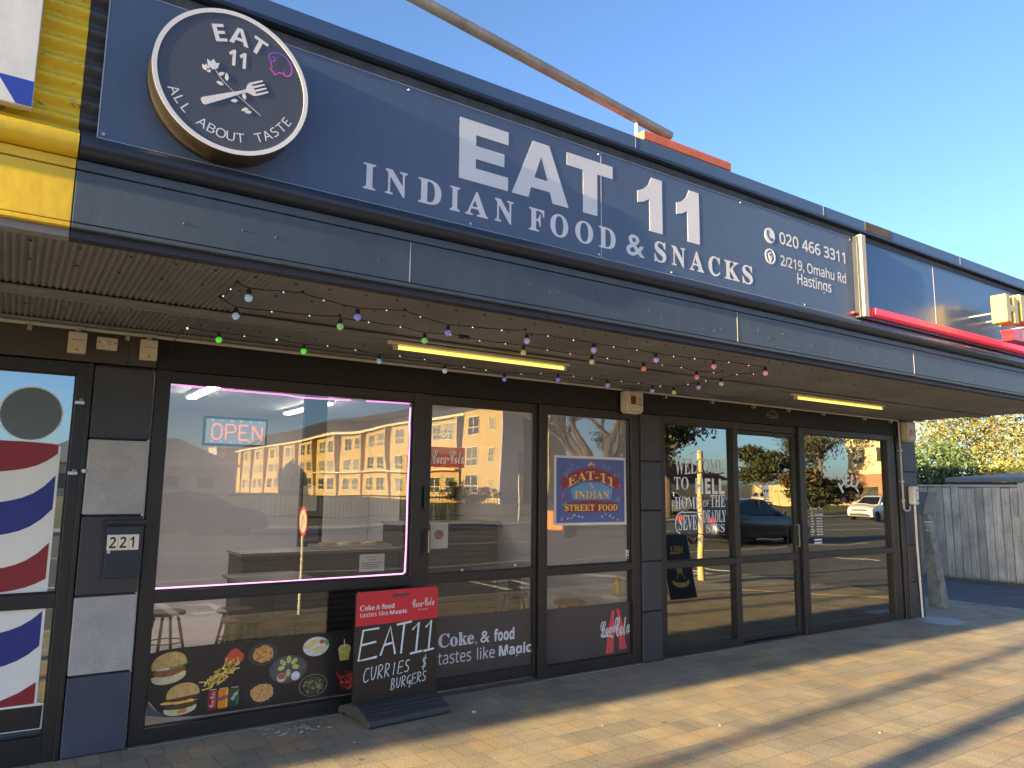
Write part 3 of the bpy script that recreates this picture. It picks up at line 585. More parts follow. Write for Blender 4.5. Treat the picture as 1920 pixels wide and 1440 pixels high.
def swirl_mat():
    m, nt, p = new_mat('swirl_neon'); tc = N(nt, 'ShaderNodeTexCoord'); sx = N(nt, 'ShaderNodeSeparateXYZ'); nt.links.new(tc.outputs['Object'], sx.inputs[0])
    r = N(nt, 'ShaderNodeMapRange'); r.inputs['From Min'].default_value = 3.38; r.inputs['From Max'].default_value = 3.48; nt.links.new(sx.outputs[2], r.inputs['Value'])
    c = N(nt, 'ShaderNodeMix', data_type='RGBA'); c.inputs[6].default_value = (0.55, 0.08, 0.45, 1); c.inputs[7].default_value = (0.14, 0.07, 0.42, 1); nt.links.new(r.outputs[0], c.inputs[0]); nt.links.new(c.outputs[2], p.inputs['Base Color']); p.inputs['Roughness'].default_value = 0.4; return m
m.build('swirl_logo', swirl_mat(), rs, fix=False)

# divider bracket and the neighbouring glossy panel, light strip and letters
dv = T('sign_divider', 'upright tan and black metal bracket at the end of the long sign', 'sign bracket', (5.53, -2.02, 2.98))
m = MB(); m.box(5.466, 5.50, -2.055, -2.00, 2.972, 3.645); m.build('black_channel', navyp, dv, bevel=0.003)
m = MB(); m.box(5.502, 5.565, -2.075, -2.00, 2.985, 3.66); m.build('tan_strip', M('tan_strip', (0.42, 0.36, 0.26), 0.45, 0.2, var=0.15), dv, bevel=0.003)
ps = T('panel_sign', 'glossy blank dark blue sign panel right of the tan bracket', 'sign panel', (7.9, -2.02, 3.0))
glos = M('glossy_navy', (0.045, 0.082, 0.15), 0.30, var=0.04, coat=0.15)
m = MB(); m.box(5.568, 6.742, -2.012, -1.999, 2.99, 3.655); m.box(6.748, 8.3, -2.012, -1.999, 2.99, 3.655); m.box(8.306, 10.2, -2.012, -1.999, 2.99, 3.655); m.build('panel', glos, ps)
m = MB(); m.box(6.7425, 6.7475, -2.013, -2.006, 2.99, 3.655); m.build('panel_seam', trim, ps)
ls = T('light_strip', 'red light strip running along the foot of the blank panel', 'light strip', (7.8, -2.05, 3.01))
m = MB(); m.box(5.655, 10.2, -2.075, -2.015, 3.018, 3.072); m.build('housing', M('red_acrylic', (0.75, 0.03, 0.05), 0.35, var=0.05, emit=(1.0, 0.05, 0.09), estr=0.07), ls, bevel=0.004)
m = MB(); m.box(5.40, 5.654, -2.045, -2.016, 3.0, 3.014); m.build('tail', M('red_tail', (0.6, 0.03, 0.04), 0.4), ls)
hs = T('letter_sign', 'gold block letters standing off the blank panel over a red ribbon', 'letter sign', (8.1, -2.2, 3.0))
goldp = M('gold_paint', (0.46, 0.34, 0.075), 0.4, 0.2, var=0.08, coat=0.3)
def solid_letter(poly, x, z, y0, y1, mb): mb.prism([(x+a, z+b) for a, b in poly], y0, y1)
Hp = [(0, 0), (0.09, 0), (0.09, 0.10), (0.15, 0.10), (0.15, 0), (0.24, 0), (0.24, 0.26), (0.15, 0.26), (0.15, 0.17), (0.09, 0.17), (0.09, 0.26), (0, 0.26)]
Ep = [(0, 0), (0.20, 0), (0.20, 0.07), (0.09, 0.07), (0.09, 0.10), (0.17, 0.10), (0.17, 0.16), (0.09, 0.16), (0.09, 0.19), (0.20, 0.19), (0.20, 0.26), (0, 0.26)]
Lp = [(0, 0), (0.20, 0), (0.20, 0.075), (0.09, 0.075), (0.09, 0.26), (0, 0.26)]
for n, (pl, x, z) in enumerate([(Hp, 7.338, 3.145), (Ep, 7.64, 3.185), (Lp, 7.90, 3.20), (Lp, 8.15, 3.17)]):
    mb = MB(); solid_letter(pl, x, z, -2.345, -2.215, mb); mb.build('letter', goldp, hs, bevel=0.008)
m = MB(); m.prism([(7.42, 2.985), (7.47, 3.03), (7.425, 3.085), (7.56, 3.105), (8.3, 3.125), (8.34, 3.085), (8.30, 3.04), (8.33, 3.0), (7.58, 2.99)], -2.34, -2.24); m.build('ribbon', M('ribbon_red', (0.60, 0.02, 0.035), 0.35, var=0.08, coat=0.3), hs, bevel=0.006)
text('ribbon_lettering', 'PIZZA', 7.62, 8.22, 3.015, 3.095, -2.3415, goldp, hs, 'bold')
m = MB()
for x in (7.38, 7.72, 8.0, 8.25): m.tube([(x, -2.22, 3.25), (x, -2.011, 3.25)], 0.01, 6)
m.build('standoff', steel, hs)
# white sign board at the far left
wb = T('sign_board', 'white sign board with blue diagonal stripes on the yellow parapet', 'sign board', (-0.6, -2.06, 2.99))
m = MB(); m.box(-1.4, -0.053, -2.075, -2.03, 2.995, 3.95); m.build('board', M('weathered_white', (0.62, 0.62, 0.60), 0.6, var=0.15, vscale=7, fine=0.06), wb, bevel=0.003)
m = MB(); bl = (-2.0775, -2.0755); m.prism([(-0.055, 2.998), (-0.055, 3.098), (-0.170, 3.098), (-0.105, 2.998)], *bl)
for k in range(4): x = -0.29-k*0.24; m.prism([(x+0.065, 2.998), (x, 3.098), (x-0.13, 3.098), (x-0.065, 2.998)], *bl)
m.build('blue_stripe', M('stripe_blue', (0.02, 0.05, 0.35), 0.45), wb)

# ------------------------------------------------------------------ under the canopy
def tube_light(x0, x1, y, label):
    t = T('tube_light', label, 'tube light', ((x0+x1)/2, y, 2.566), group='fluorescent tube lights under the canopy')
    m = MB(); m.box(x0-0.02, x1+0.02, y-0.022, y+0.022, 2.541, 2.5655); m.build('batten_body', M('lamp_body', (0.55, 0.50, 0.38), 0.5), t, bevel=0.006)
    m = MB(); m.tube([(x0+0.05, y, 2.522), (x1-0.03, y, 2.522)], 0.0135, 12); m.build('tube', emit_mat('lamp_glow', (1.0, 0.80, 0.16), 0.19), t, smooth=True)
    for x in (x0+0.035, x1-0.018): m = MB(); m.box(x-0.013, x+0.013, y-0.016, y+0.016, 2.505, 2.5405); m.build('end_cap', cream, t, bevel=0.003)
tube_light(2.02, 3.50, -0.80, 'lit yellow fluorescent tube under the canopy above the left entrance door')
tube_light(6.35, 7.95, -0.80, 'lit yellow fluorescent tube under the canopy above the dark right door')

ROWS = {
'A': [('h',0.808,-1.374), ('l',0.809,-1.440), ('l',0.807,-1.600), ('h',0.808,-1.722), ('bc',0.880,-1.654), ('lb',1.033,-1.698), ('h',1.117,-1.722), ('lb',1.250,-1.660), ('bb',1.463,-1.590), ('lb',1.600,-1.656), ('h',1.690,-1.693), ('lb',1.815,-1.631), ('bb',2.050,-1.525), ('lw',2.189,-1.573), ('lw',2.372,-1.608), ('h',2.498,-1.674), ('bv',2.553,-1.613), ('lv',2.695,-1.639), ('lw',2.902,-1.634), ('bv',3.074,-1.629), ('lv',3.252,-1.623), ('lv',3.456,-1.629), ('bv',3.655,-1.610), ('lw',3.827,-1.611), ('lw',4.015,-1.638), ('bp',4.180,-1.669), ('lp',4.322,-1.689), ('lp',4.549,-1.688), ('bp',4.727,-1.701)],
'B': [('h',0.808,-1.374), ('bc',0.926,-1.219), ('lc',1.106,-1.248), ('lg',1.305,-1.281), ('h',1.456,-1.346), ('bg',1.475,-1.308), ('lg',1.639,-1.324), ('lg',1.841,-1.322), ('bg',2.045,-1.240), ('lg',2.189,-1.309), ('k',2.290,-1.300), ('lg',2.432,-1.256), ('ly',2.623,-1.270), ('by',2.759,-1.281), ('lr',2.974,-1.259), ('lr',3.183,-1.246), ('by',3.354,-1.279), ('ly',3.512,-1.265), ('lr',3.704,-1.281), ('br',3.856,-1.280), ('lr',4.030,-1.302), ('lr',4.228,-1.309), ('br',4.473,-1.242), ('lp',4.617,-1.291), ('h',4.667,-1.341)],
'C': [('lG',0.814,-0.500), ('bG',1.005,-0.476), ('lg',1.160,-0.466), ('lG',1.360,-0.480), ('bG',1.562,-0.416), ('lc',1.704,-0.477), ('lc',1.917,-0.446), ('bc',2.131,-0.364), ('lw',2.267,-0.421), ('lc',2.475,-0.407), ('bw',2.726,-0.263), ('lw',2.885,-0.283), ('lw',3.099,-0.268), ('bb',3.331,-0.186), ('lb',3.430,-0.287), ('lb',3.552,-0.395), ('bb',3.691,-0.448), ('lv',3.853,-0.449), ('lv',4.051,-0.450), ('bv',4.234,-0.446), ('lv',4.368,-0.475), ('lv',4.569,-0.479), ('bv',4.784,-0.432), ('lw',4.848,-0.469), ('by',5.016,-0.476), ('lw',4.955,-0.707), ('bv',4.939,-0.842), ('lw',4.912,-0.949), ('by',4.916,-1.113), ('lp',4.837,-1.343), ('lp',4.913,-1.447), ('h',4.760,-1.676)]}
HUE = {'c': (0.30, 0.62, 0.80), 'b': (0.20, 0.22, 0.95), 'v': (0.50, 0.30, 0.85), 'p': (0.85, 0.30, 0.38), 'g': (0.25, 0.75, 0.20), 'G': (0.06, 0.85, 0.06), 'y': (0.55, 0.58, 0.22), 'r': (0.95, 0.18, 0.14), 'w': (0.70, 0.72, 0.90)}
wire = M('black_wire', (0.012, 0.012, 0.012), 0.6, var=0)
def bulb_mat(k):
    if 'bulb_'+k in MATS: return MATS['bulb_'+k]
    m, nt, p = new_mat('bulb_'+k); out = nt.nodes['Material Output']; c = HUE[k]
    p.inputs['Base Color'].default_value = (*[0.25+0.6*x for x in c], 1); p.inputs['Roughness'].default_value = 0.12
    p.inputs['Emission Color'].default_value = (*c, 1); p.inputs['Emission Strength'].default_value = 0.03 if k != 'G' else 0.07
    tc = N(nt, 'ShaderNodeTexCoord'); v = N(nt, 'ShaderNodeTexVoronoi'); v.inputs['Scale'].default_value = 110; nt.links.new(tc.outputs['Object'], v.inputs['Vector'])
    b = N(nt, 'ShaderNodeBump'); b.inputs['Strength'].default_value = 0.8; b.inputs['Distance'].default_value = 0.004; nt.links.new(v.outputs['Distance'], b.inputs['Height']); nt.links.new(b.outputs[0], p.inputs['Normal'])
    t = N(nt, 'ShaderNodeBsdfTransparent'); t.inputs['Color'].default_value = (0.9, 0.92, 0.95, 1); mx = N(nt, 'ShaderNodeMixShader'); mx.inputs[0].default_value = 0.72
    nt.links.new(t.outputs[0], mx.inputs[1]); nt.links.new(p.outputs[0], mx.inputs[2]); nt.links.new(mx.outputs[0], out.inputs['Surface'])
    MATS['bulb_'+k] = m; return m
st = T('string_lights', 'string of small coloured globe bulbs looped in three rows under the canopy', 'string lights', (2.8, -1.0, 2.58))
m = MB(); first_bulb = None; first_led = None; sock = None
ZW = 2.545
for key, row in ROWS.items():
    pts = [(x, y, ZW) for t, x, y in row]
    for a, b in zip(pts[:-1], pts[1:]):
        m.tube([a, ((a[0]+b[0])/2, (a[1]+b[1])/2, (a[2]+b[2])/2-0.003), b], 0.0028, 5, caps=False)
    for t, x, y in row:
        if t == 'h': m.tube([(x-0.008, y, ZW+0.004), (x+0.008, y, ZW+0.006)], 0.006, 5)
        if t == 'k':
            for q in range(9): m.tube([(x-0.03+0.008*q, y, ZW+0.01*rnd.random()), (x-0.02+0.008*q, y+0.02, ZW-0.015*rnd.random())], 0.006, 5)
w_o = m.build('wire', wire, st)
for key, row in ROWS.items():
    for t, x, y in row:
        if t[0] == 'b':
            b = MB().ball((0, 0, 0), 0.0198, 16).build('bulb', bulb_mat(t[1]), st, smooth=True); b.location = (x, y, ZW-0.050)
            s = MB().lathe([(0.006, 0.045), (0.012, 0.04), (0.013, 0.02), (0.011, 0.018)], (0, 0, 0), 'z', 10).build('socket', wire, b, local=True)
        elif t[0] == 'l':
            k = t[1] if len(t) > 1 else 'c'
            r = 0.007 if k == 'G' else 0.0038
            l = MB().ball((0, 0, 0), r, 8).build('led', emit_mat('led_'+k, tuple(0.35+0.65*c for c in HUE[k]), 0.22), st, smooth=True); l.location = (x, y, ZW-0.006)
m = MB(); m.tube([(0.815, -0.5, 2.545), (0.812, -0.3, 2.55), (0.80, -0.03, 2.50), (0.795, -0.022, 2.40)], 0.0028, 5); m.build('lead', wire, st)

# conduit, boxes, alarm and meter boxes on the wall
pvc = M('conduit_grey', (0.42, 0.40, 0.36), 0.55, var=0.12)
cdt = T('conduit', 'thin grey conduit along the wall top and down the end pillar', 'conduit', (5, -0.03, 2.55))
m = MB(); m.tube([(-3, -0.03, 2.552), (9.62, -0.03, 2.548), (9.66, -0.03, 2.545), (9.685, -0.03, 2.53), (9.69, -0.03, 2.49), (9.69, -0.03, 1.44), (9.70, -0.03, 1.39), (9.73, -0.03, 1.372), (9.80, -0.03, 1.37), (9.835, -0.03, 1.385), (9.845, -0.03, 1.43)], 0.0135, 10); m.build('pipe', pvc, cdt, smooth=True)
m = MB(); m.tube([(9.91, -0.06, 1.44), (9.93, -0.045, 1.0), (9.99, -0.03, 0.0)], 0.014, 10); m.build('down_pipe', white_p, cdt, smooth=True)
for x in (0.02, 0.545, 5.36, 6.05, 6.73, 7.35, 8.02, 8.9, 9.5): MB().box(x-0.012, x+0.012, -0.046, -0.006, 2.505, 2.537).build('saddle_clip', steel, cdt)
for z in (2.15, 1.75, 1.5): MB().box(9.668, 9.712, -0.046, -0.006, z-0.008, z+0.008).build('saddle_clip', steel, cdt)
def jbox(x0, x1, z0, z1, label):
    t = T('junction_box', label, 'junction box', ((x0+x1)/2, -0.012, z0), group='cream junction boxes on the wall')
    m = MB(); m.box(x0, x1, -0.062, -0.013, z0, z1); m.build('housing', cream, t, bevel=0.005)
    m = MB(); m.box(x0+0.004, x1-0.004, -0.068, -0.0625, z0+0.004, z1-0.004); m.build('cover', cream, t, bevel=0.002)
    cx = (x0+x1)/2; m = MB(); m.prism([(cx-0.015, z0+0.012), (cx+0.015, z0+0.012), (cx, z0+0.036)], -0.0695, -0.0682); m.build('warning_sticker', M('warning_yellow', (0.6, 0.42, 0.03), 0.5), t)
    m = MB(); m.box(cx-0.03, cx-0.006, -0.0695, -0.0682, z0+0.078, z0+0.083); m.box(cx+0.006, cx+0.03, -0.0695, -0.0682, z0+0.078, z0+0.083); m.prism([(cx-0.004, z0+0.015), (cx+0.004, z0+0.015), (cx+0.001, z0+0.030), (cx-0.001, z0+0.030)], -0.0705, -0.0696)
    m.build('marking', M('mark_dark', (0.15, 0.13, 0.10), 0.6), t)
    m = MB(); m.tube([(cx, -0.03, z1-0.004), (cx, -0.03, z1+0.02)], 0.017, 10); m.box(cx-0.035, cx+0.035, -0.05, -0.013, z1+0.018, z1+0.038); m.build('conduit_tee', pvc, t, bevel=0.003)
jbox(0.222, 0.322, 2.391, 2.522, 'cream junction box with warning triangle, nearest the barber window')
jbox(0.622, 0.722, 2.390, 2.522, 'cream junction box with warning triangle, right of the power socket')
t = T('power_socket', 'cream double power socket between the two junction boxes', 'power socket', (0.434, -0.013, 2.43))
m = MB(); m.box(0.376, 0.493, -0.040, -0.0135, 2.432, 2.511); m.build('plate', cream, t, bevel=0.006)
m = MB()
for x in (0.392, 0.478): m.lathe([(0, -0.003), (0.005, -0.002), (0.005, 0)], (x, -0.0405, 2.476), 'y', 8)
for x, z, a in ((0.437, 2.484, 0.5), (0.455, 2.484, -0.5), (0.446, 2.468, 0)): m.prism(rot2([(-0.0018, -0.006), (0.0018, -0.006), (0.0018, 0.006), (-0.0018, 0.006)], (x, z), a), -0.0418, -0.0406)
m.build('socket_hole', blackp, t)
m = MB(); m.box(0.408, 0.427, -0.046, -0.0405, 2.474, 2.490); m.build('switch', white_p, t, bevel=0.002)
def alarm(x0, x1, z0, z1, y0, label):
    t = T('alarm_box', label, 'alarm box', ((x0+x1)/2, -0.01, z0), group='cream alarm boxes')
    m = MB(); m.box(x0, x1, y0, -0.016, z0+0.02, z1); m.prism([(x0, z0+0.0195), (x0+0.03, z0), (x1-0.02, z0), (x1, z0+0.0195)], y0+0.012, -0.017); m.build('housing', cream, t, bevel=0.008)
    w = x1-x0; m = MB(); m.box(x0+0.04*w/0.2, x0+0.105*w/0.2, y0-0.006, y0-0.0005, z0+0.085, z0+0.165); m.build('red_lens', M('red_lens', (0.22, 0.02, 0.025), 0.25), t, bevel=0.003)
    m = MB(); cx = x0+0.155*w/0.2; m.ring(cx, z0+0.135, 0.020, 0.024, y0-0.0015, y0-0.0003, 24); text_into(m, 'N', cx-0.010, cx+0.010, z0+0.123, z0+0.147, y0-0.001, 'bold'); text_into(m, 'Noel', cx-0.026, cx+0.026, z0+0.082, z0+0.098, y0-0.001, 'bold') if False else m.box(cx-0.026, cx+0.026, y0-0.0015, y0-0.0003, z0+0.084, z0+0.096)
    m.build('marking', M('mark_dark', (0.15, 0.13, 0.10), 0.6), t, fix=False)
    m = MB()
    for q in (z0+0.07, z0+0.18): m.lathe([(0, -0.002), (0.004, -0.0015), (0.004, 0)], (x0+0.125*w/0.2, y0-0.0003, q), 'y', 8)
    m.build('screw', blackp, t)
alarm(4.772, 4.978, 2.318, 2.528, -0.116, 'cream alarm box with red lens on the wall between the two shops')
alarm(9.752, 9.945, 2.268, 2.528, -0.118, 'cream alarm box high on the end pillar')
t = T('meter_box', 'white electrical isolator box on the end pillar', 'electrical box', (9.89, -0.015, 1.43))
m = MB(); m.box(9.835, 9.955, -0.105, -0.016, 1.448, 1.688); m.build('housing', white_p, t, bevel=0.022, seg=3)
m = MB(); m.box(9.865, 9.928, -0.112, -0.1055, 1.47, 1.66); m.build('cover', white_p, t, bevel=0.004)
m = MB(); m.box(9.875, 9.92, -0.118, -0.1125, 1.485, 1.515); m.box(9.88, 9.915, -0.1145, -0.1125, 1.625, 1.645); m.build('switch', M('switch_grey', (0.16, 0.16, 0.15), 0.5), t, bevel=0.002)
lb = T('letterbox', 'dark steel letterbox numbered 221 on the block pillar', 'letterbox', (0.62, -0.02, 1.02))
m = MB(); m.box(0.520, 0.726, -0.055, -0.016, 1.028, 1.340); m.build('body', navyp, lb, bevel=0.004)
m = MB(); m.box(0.506, 0.736, -0.085, -0.0155, 1.352, 1.378); m.box(0.512, 0.734, -0.065, -0.016, 1.342, 1.351); m.build('hood', blackp, lb, bevel=0.003)
m = MB(); m.box(0.527, 0.702, -0.0585, -0.0555, 1.195, 1.288); m.build('number_plate', M('plate_cream', (0.68, 0.65, 0.52), 0.5, var=0.05), lb)
m = MB()
for x in (0.540, 0.597, 0.654): text_into(m, '2' if x < 0.64 else '1', x, x+(0.036 if x < 0.64 else 0.022), 1.208, 1.276, -0.0592, 'bold')
m.build('number', blackp, lb, fix=False)
m = MB(); m.box(0.5855, 0.5868, -0.0592, -0.0586, 1.196, 1.287); m.box(0.6445, 0.6458, -0.0592, -0.0586, 1.196, 1.287); m.build('plate_line', M('mark_dark', (0.15, 0.13, 0.10), 0.6), lb)
m = MB(); m.lathe([(0, -0.006), (0.009, -0.006), (0.01, 0)], (0.54, -0.0555, 1.185), 'y', 14); m.build('lock', steel, lb)
m = MB()
for x, z in ((0.555, 1.108), (0.625, 1.085), (0.68, 1.108)): m.box(x-0.018, x+0.018, -0.0565, -0.0553, z-0.004, z+0.004)
m.build('slot', blackp, lb)

# ------------------------------------------------------------------ on and behind the glass
neon = emit_mat('neon_pink', (1.0, 0.22, 0.62), 0.32)
nw = M('neon_white', (0.8, 0.6, 0.75), 0.4, var=0, emit=(1.0, 0.42, 0.85), estr=0.4)
m = MB(); zt = lambda x: 2.262-0.012*math.sin((x-0.8)*2.3)-(0.012 if x > 1.6 else 0)
top = [(0.832+i*(2.598-0.832)/14, 0.066, zt(0.832+i*(2.598-0.832)/14)) for i in range(15)]
m.tube([(0.829, 0.066, 2.25)]+top, 0.0055, 8)
ns = T('neon_strip', 'glowing pink light tube round the inside of the large left shop window', 'neon strip', (1.72, 0.066, 0.93))
m.build('tube', emit_mat('neon_pink', (1.0, 0.20, 0.58), 0.20), ns, smooth=True)
m = MB(); m.tube([(0.829, 0.066, 2.25), (0.829, 0.066, 1.6), (0.829, 0.066, 0.936), (1.7, 0.066, 0.932), (2.58, 0.066, 0.936), (2.598, 0.066, 0.95), (2.603, 0.066, 1.2), (2.599, 0.066, 1.6), (2.606, 0.066, 1.95), (2.598, 0.066, 2.10), (2.603, 0.066, 2.23)], 0.0065, 8); m.build('tube', nw, ns, smooth=True)
m = MB(); m.box(2.10, 2.22, 0.058, 0.064, 2.245, 2.262); m.box(2.20, 2.205, 0.058, 0.0655, 2.24, 2.268); m.build('tape', white_p, ns)

op = T('open_sign', 'lit OPEN sign of red and blue dots hanging inside the left window', 'open sign', (1.34, 0.32, 1.88))
m = MB(); m.box(1.105, 1.555, 0.30, 0.325, 1.875, 2.085); m.build('board', M('open_board', (0.05, 0.06, 0.065), 0.4), op, bevel=0.004)
m = MB(); m.box(1.122, 1.538, 0.2965, 0.2995, 1.893, 2.067); m.build('face', M('open_face', (0.55, 0.68, 0.70), 0.5, var=0.05, emit=(0.45, 0.68, 0.72), estr=0.035), op)  # faint glow added to lighten the pale acrylic face
LET = {'O': [(0.2, 0), (0.8, 0), (1, 0.25), (1, 0.75), (0.8, 1), (0.2, 1), (0, 0.75), (0, 0.25), (0.2, 0)], 'P': [(0, 0), (0, 1), (0.75, 1), (1, 0.85), (1, 0.6), (0.75, 0.48), (0, 0.48)],
       'E': [(1, 0), (0, 0), (0, 1), (1, 1)], 'N': [(0, 0), (0, 1), (1, 0), (1, 1)], 'e': [(0, 0.5), (0.8, 0.5)]}
red_led = emit_mat('open_red', (1.0, 0.16, 0.06), 0.4); blue_led = emit_mat('open_blue', (0.25, 0.35, 1.0), 0.4)
def dots(mb, poly, x, z, wd, h, step=0.0085):
    for a, b in zip(poly[:-1], poly[1:]):
        p, q = (x+a[0]*wd, z+a[1]*h), (x+b[0]*wd, z+b[1]*h); l = math.dist(p, q); k = max(1, int(l/step))
        for i in range(k): mb.box(p[0]+(q[0]-p[0])*i/k-0.0026, p[0]+(q[0]-p[0])*i/k+0.0026, 0.2925, 0.2962, p[1]+(q[1]-p[1])*i/k-0.0026, p[1]+(q[1]-p[1])*i/k+0.0026)
for i, ch in enumerate('OPEN'):
    m = MB(); dots(m, LET[ch], 1.165+i*0.094, 1.925, 0.065, 0.105)
    if ch == 'E': dots(m, LET['e'], 1.165+i*0.094, 1.925, 0.065, 0.105)
    m.build('led_letter', red_led, op)
m = MB()
for i in range(6):
    for z in (1.905, 2.055): m.box(1.16+i*0.066, 1.166+i*0.066, 0.2925, 0.2962, z, z+0.006)
m.build('blue_leds', blue_led, op)
m = MB(); m.tube([(1.24, 0.31, 2.085), (1.30, 0.31, 2.69)], 0.0012, 4); m.tube([(1.42, 0.31, 2.085), (1.36, 0.31, 2.69)], 0.0012, 4); m.build('chain', steel, op)

YD = 0.046
# food picture film on the lower left pane
fp = T('food_poster', 'dark window film with burgers, fries, cans and plates of food', 'window film', (1.52, YD, 0.13))
m = MB()
m.prism([(0.832, 0.165), (0.833, 0.538), (0.90, 0.551), (1.0, 0.556), (2.56, 0.556), (2.56, 0.112), (1.22, 0.118), (1.12, 0.122), (1.0, 0.138), (0.90, 0.180), (0.845, 0.25), (0.836, 0.20)], YD, YD+0.0025)
m.build('film', M('film_black', (0.020, 0.018, 0.019), 0.35, var=0.1), fp)
m = MB(); m.prism([(0.836, 0.163), (0.842, 0.24), (0.90, 0.175), (1.0, 0.133), (1.12, 0.118), (1.22, 0.113)], YD+0.0005, YD+0.002); m.build('film_corner', M('film_teal', (0.07, 0.10, 0.12), 0.4), fp)
bun = M('bun', (0.52, 0.33, 0.11), 0.6, var=0.35, vscale=25, fine=0.2); bunl = M('bun_pale', (0.60, 0.52, 0.30), 0.6, var=0.2, vscale=25); meat = M('meat', (0.10, 0.045, 0.02), 0.6, var=0.5, vscale=40)
crisp = M('crisp_patty', (0.26, 0.09, 0.03), 0.6, var=0.5, vscale=60); lettuce = M('lettuce', (0.16, 0.26, 0.06), 0.6, var=0.4, vscale=50); mayo = M('mayo', (0.62, 0.60, 0.48), 0.5); cheese = M('cheese', (0.72, 0.45, 0.06), 0.5)
y1 = YD-0.0008; y2 = YD-0.0001
def blob(cx, cz, rx, rz, a=0, n=26, j=0.0, top=None):
    pts = []
    for i in range(n):
        t = 2*PI*i/n; k = 1+rnd.uniform(-j, j); pts.append((rx*k*math.cos(t), rz*k*math.sin(t)))
    return rot2(pts, (cx, cz), a)
def dome(cx, cz, rx, h, a, up=True, n=18):
    s = 1 if up else -1
    return rot2([(rx*math.cos(PI*i/n), s*h*math.sin(PI*i/n)**0.8) for i in range(n+1)]+[(-rx*0.95, -s*h*0.1), (rx*0.95, -s*h*0.1)], (cx, cz), a)
bg = MB()
L0 = 0
def lay(k): return (YD-0.0004*(k+1), YD-0.0004*k)
bg.prism(dome(0.951, 0.395, 0.103, 0.055, 0.12, False), *lay(1), mi=1); bg.prism(blob(0.955, 0.418, 0.095, 0.03, 0.13, 30, 0.08), *lay(2), mi=2); bg.prism(blob(0.965, 0.446, 0.10, 0.018, 0.15, 34, 0.14), *lay(3), mi=3); bg.prism(blob(0.90, 0.437, 0.055, 0.010, -0.05, 20, 0.15), *lay(4), mi=4); bg.prism(dome(0.951, 0.452, 0.105, 0.083, 0.16), *lay(5), mi=0)
bg.build('burger_picture', [bun, bunl, crisp, lettuce, mayo], fp)
bg = MB()
bg.prism(dome(1.033, 0.185, 0.098, 0.045, 0.05, False), *lay(1), mi=1); bg.prism(blob(1.035, 0.20, 0.095, 0.024, 0.05, 30, 0.08), *lay(2), mi=2); bg.prism(blob(1.03, 0.222, 0.10, 0.012, 0.0, 24, 0.2), *lay(3), mi=3); bg.prism(blob(1.035, 0.243, 0.098, 0.018, 0.06, 30, 0.08), *lay(4), mi=2); bg.prism(dome(1.045, 0.258, 0.100, 0.078, 0.08), *lay(5), mi=0); bg.prism(blob(1.045, 0.163, 0.03, 0.014, 0.1, 16, 0.1), *lay(6), mi=4)
bg.build('burger_picture', [bun, bunl, meat, cheese, M('sauce', (0.55, 0.22, 0.03), 0.5)], fp)
fr = MB(); fr.prism(rot2([(-0.045, -0.045), (0.045, -0.05), (0.055, 0.03), (0.035, 0.055), (-0.03, 0.055), (-0.05, 0.03)], (1.35, 0.455), -0.75), *lay(0), mi=0)
for i in range(64):
    t = rnd.random(); cx = 1.335-0.11*t+rnd.gauss(0, 0.018+0.022*t); cz = 0.425-0.11*t+rnd.gauss(0, 0.012); a = rnd.gauss(0.75, 0.55); l = rnd.uniform(0.018, 0.034)
    fr.prism(rot2([(-l, -0.0042), (l, -0.0042), (l, 0.0042), (-l, 0.0042)], (cx, cz), a), *lay(1+i % 6), mi=1+i % 3)
fr.build('fries_picture', [M('fries_red', (0.50, 0.07, 0.03), 0.5), M('fry_a', (0.62, 0.42, 0.08), 0.5), M('fry_b', (0.72, 0.55, 0.16), 0.5), M('fry_c', (0.48, 0.29, 0.05), 0.5)], fp)
def can(x0, x1, z0, z1, col, word, wcol, wst, extra=None):
    c = MB(); k = (x1-x0)*0.12
    c.prism([(x0+k, z0), (x1-k, z0), (x1, z0+0.01), (x1, z1-0.014), (x1-k, z1), (x0+k, z1), (x0, z1-0.014), (x0, z0+0.01)], *lay(0), mi=0)
    c.prism([(x0+k, z1-0.004), (x1-k, z1-0.004), (x1-k, z1+0.001), (x0+k, z1+0.001)], *lay(1), mi=2); c.prism([(x1-k*2, z0+0.008), (x1-k, z0+0.008), (x1-k, z1-0.016), (x1-k*2, z1-0.016)], *lay(1), mi=3)
    if wst == 'up': text_into(c, word, (x0+x1)/2-0.05, (x0+x1)/2+0.045, (z0+z1)/2-0.014, (z0+z1)/2+0.014, YD-0.0010, 'script', rot=PI/2*0.97, mi=1, offset=0.006)
    else: text_into(c, word, x0+0.002, x1-0.002, (z0+z1)/2-0.012, (z0+z1)/2+0.018, YD-0.0010, 'italic', rot=0.25 if wst == 'f' else 0.9, mi=1, offset=0.02)
    c.build('can_picture', [M('can_'+word, col, 0.3, 0.2, var=0.2, vscale=30), wcol, steel, M('can_shine_'+word, tuple(min(1, q*1.8+0.05) for q in col), 0.3)], fp, fix=False)
can(1.200, 1.256, 0.143, 0.270, (0.28, 0.02, 0.025), 'Coca-Cola', lett, 'up'); can(1.262, 1.328, 0.143, 0.271, (0.70, 0.25, 0.03), 'Fanta', M('fanta_blue', (0.03, 0.03, 0.16), 0.4), 'f'); can(1.336, 1.397, 0.147, 0.268, (0.02, 0.09, 0.045), 'Sprite', lett, 's')
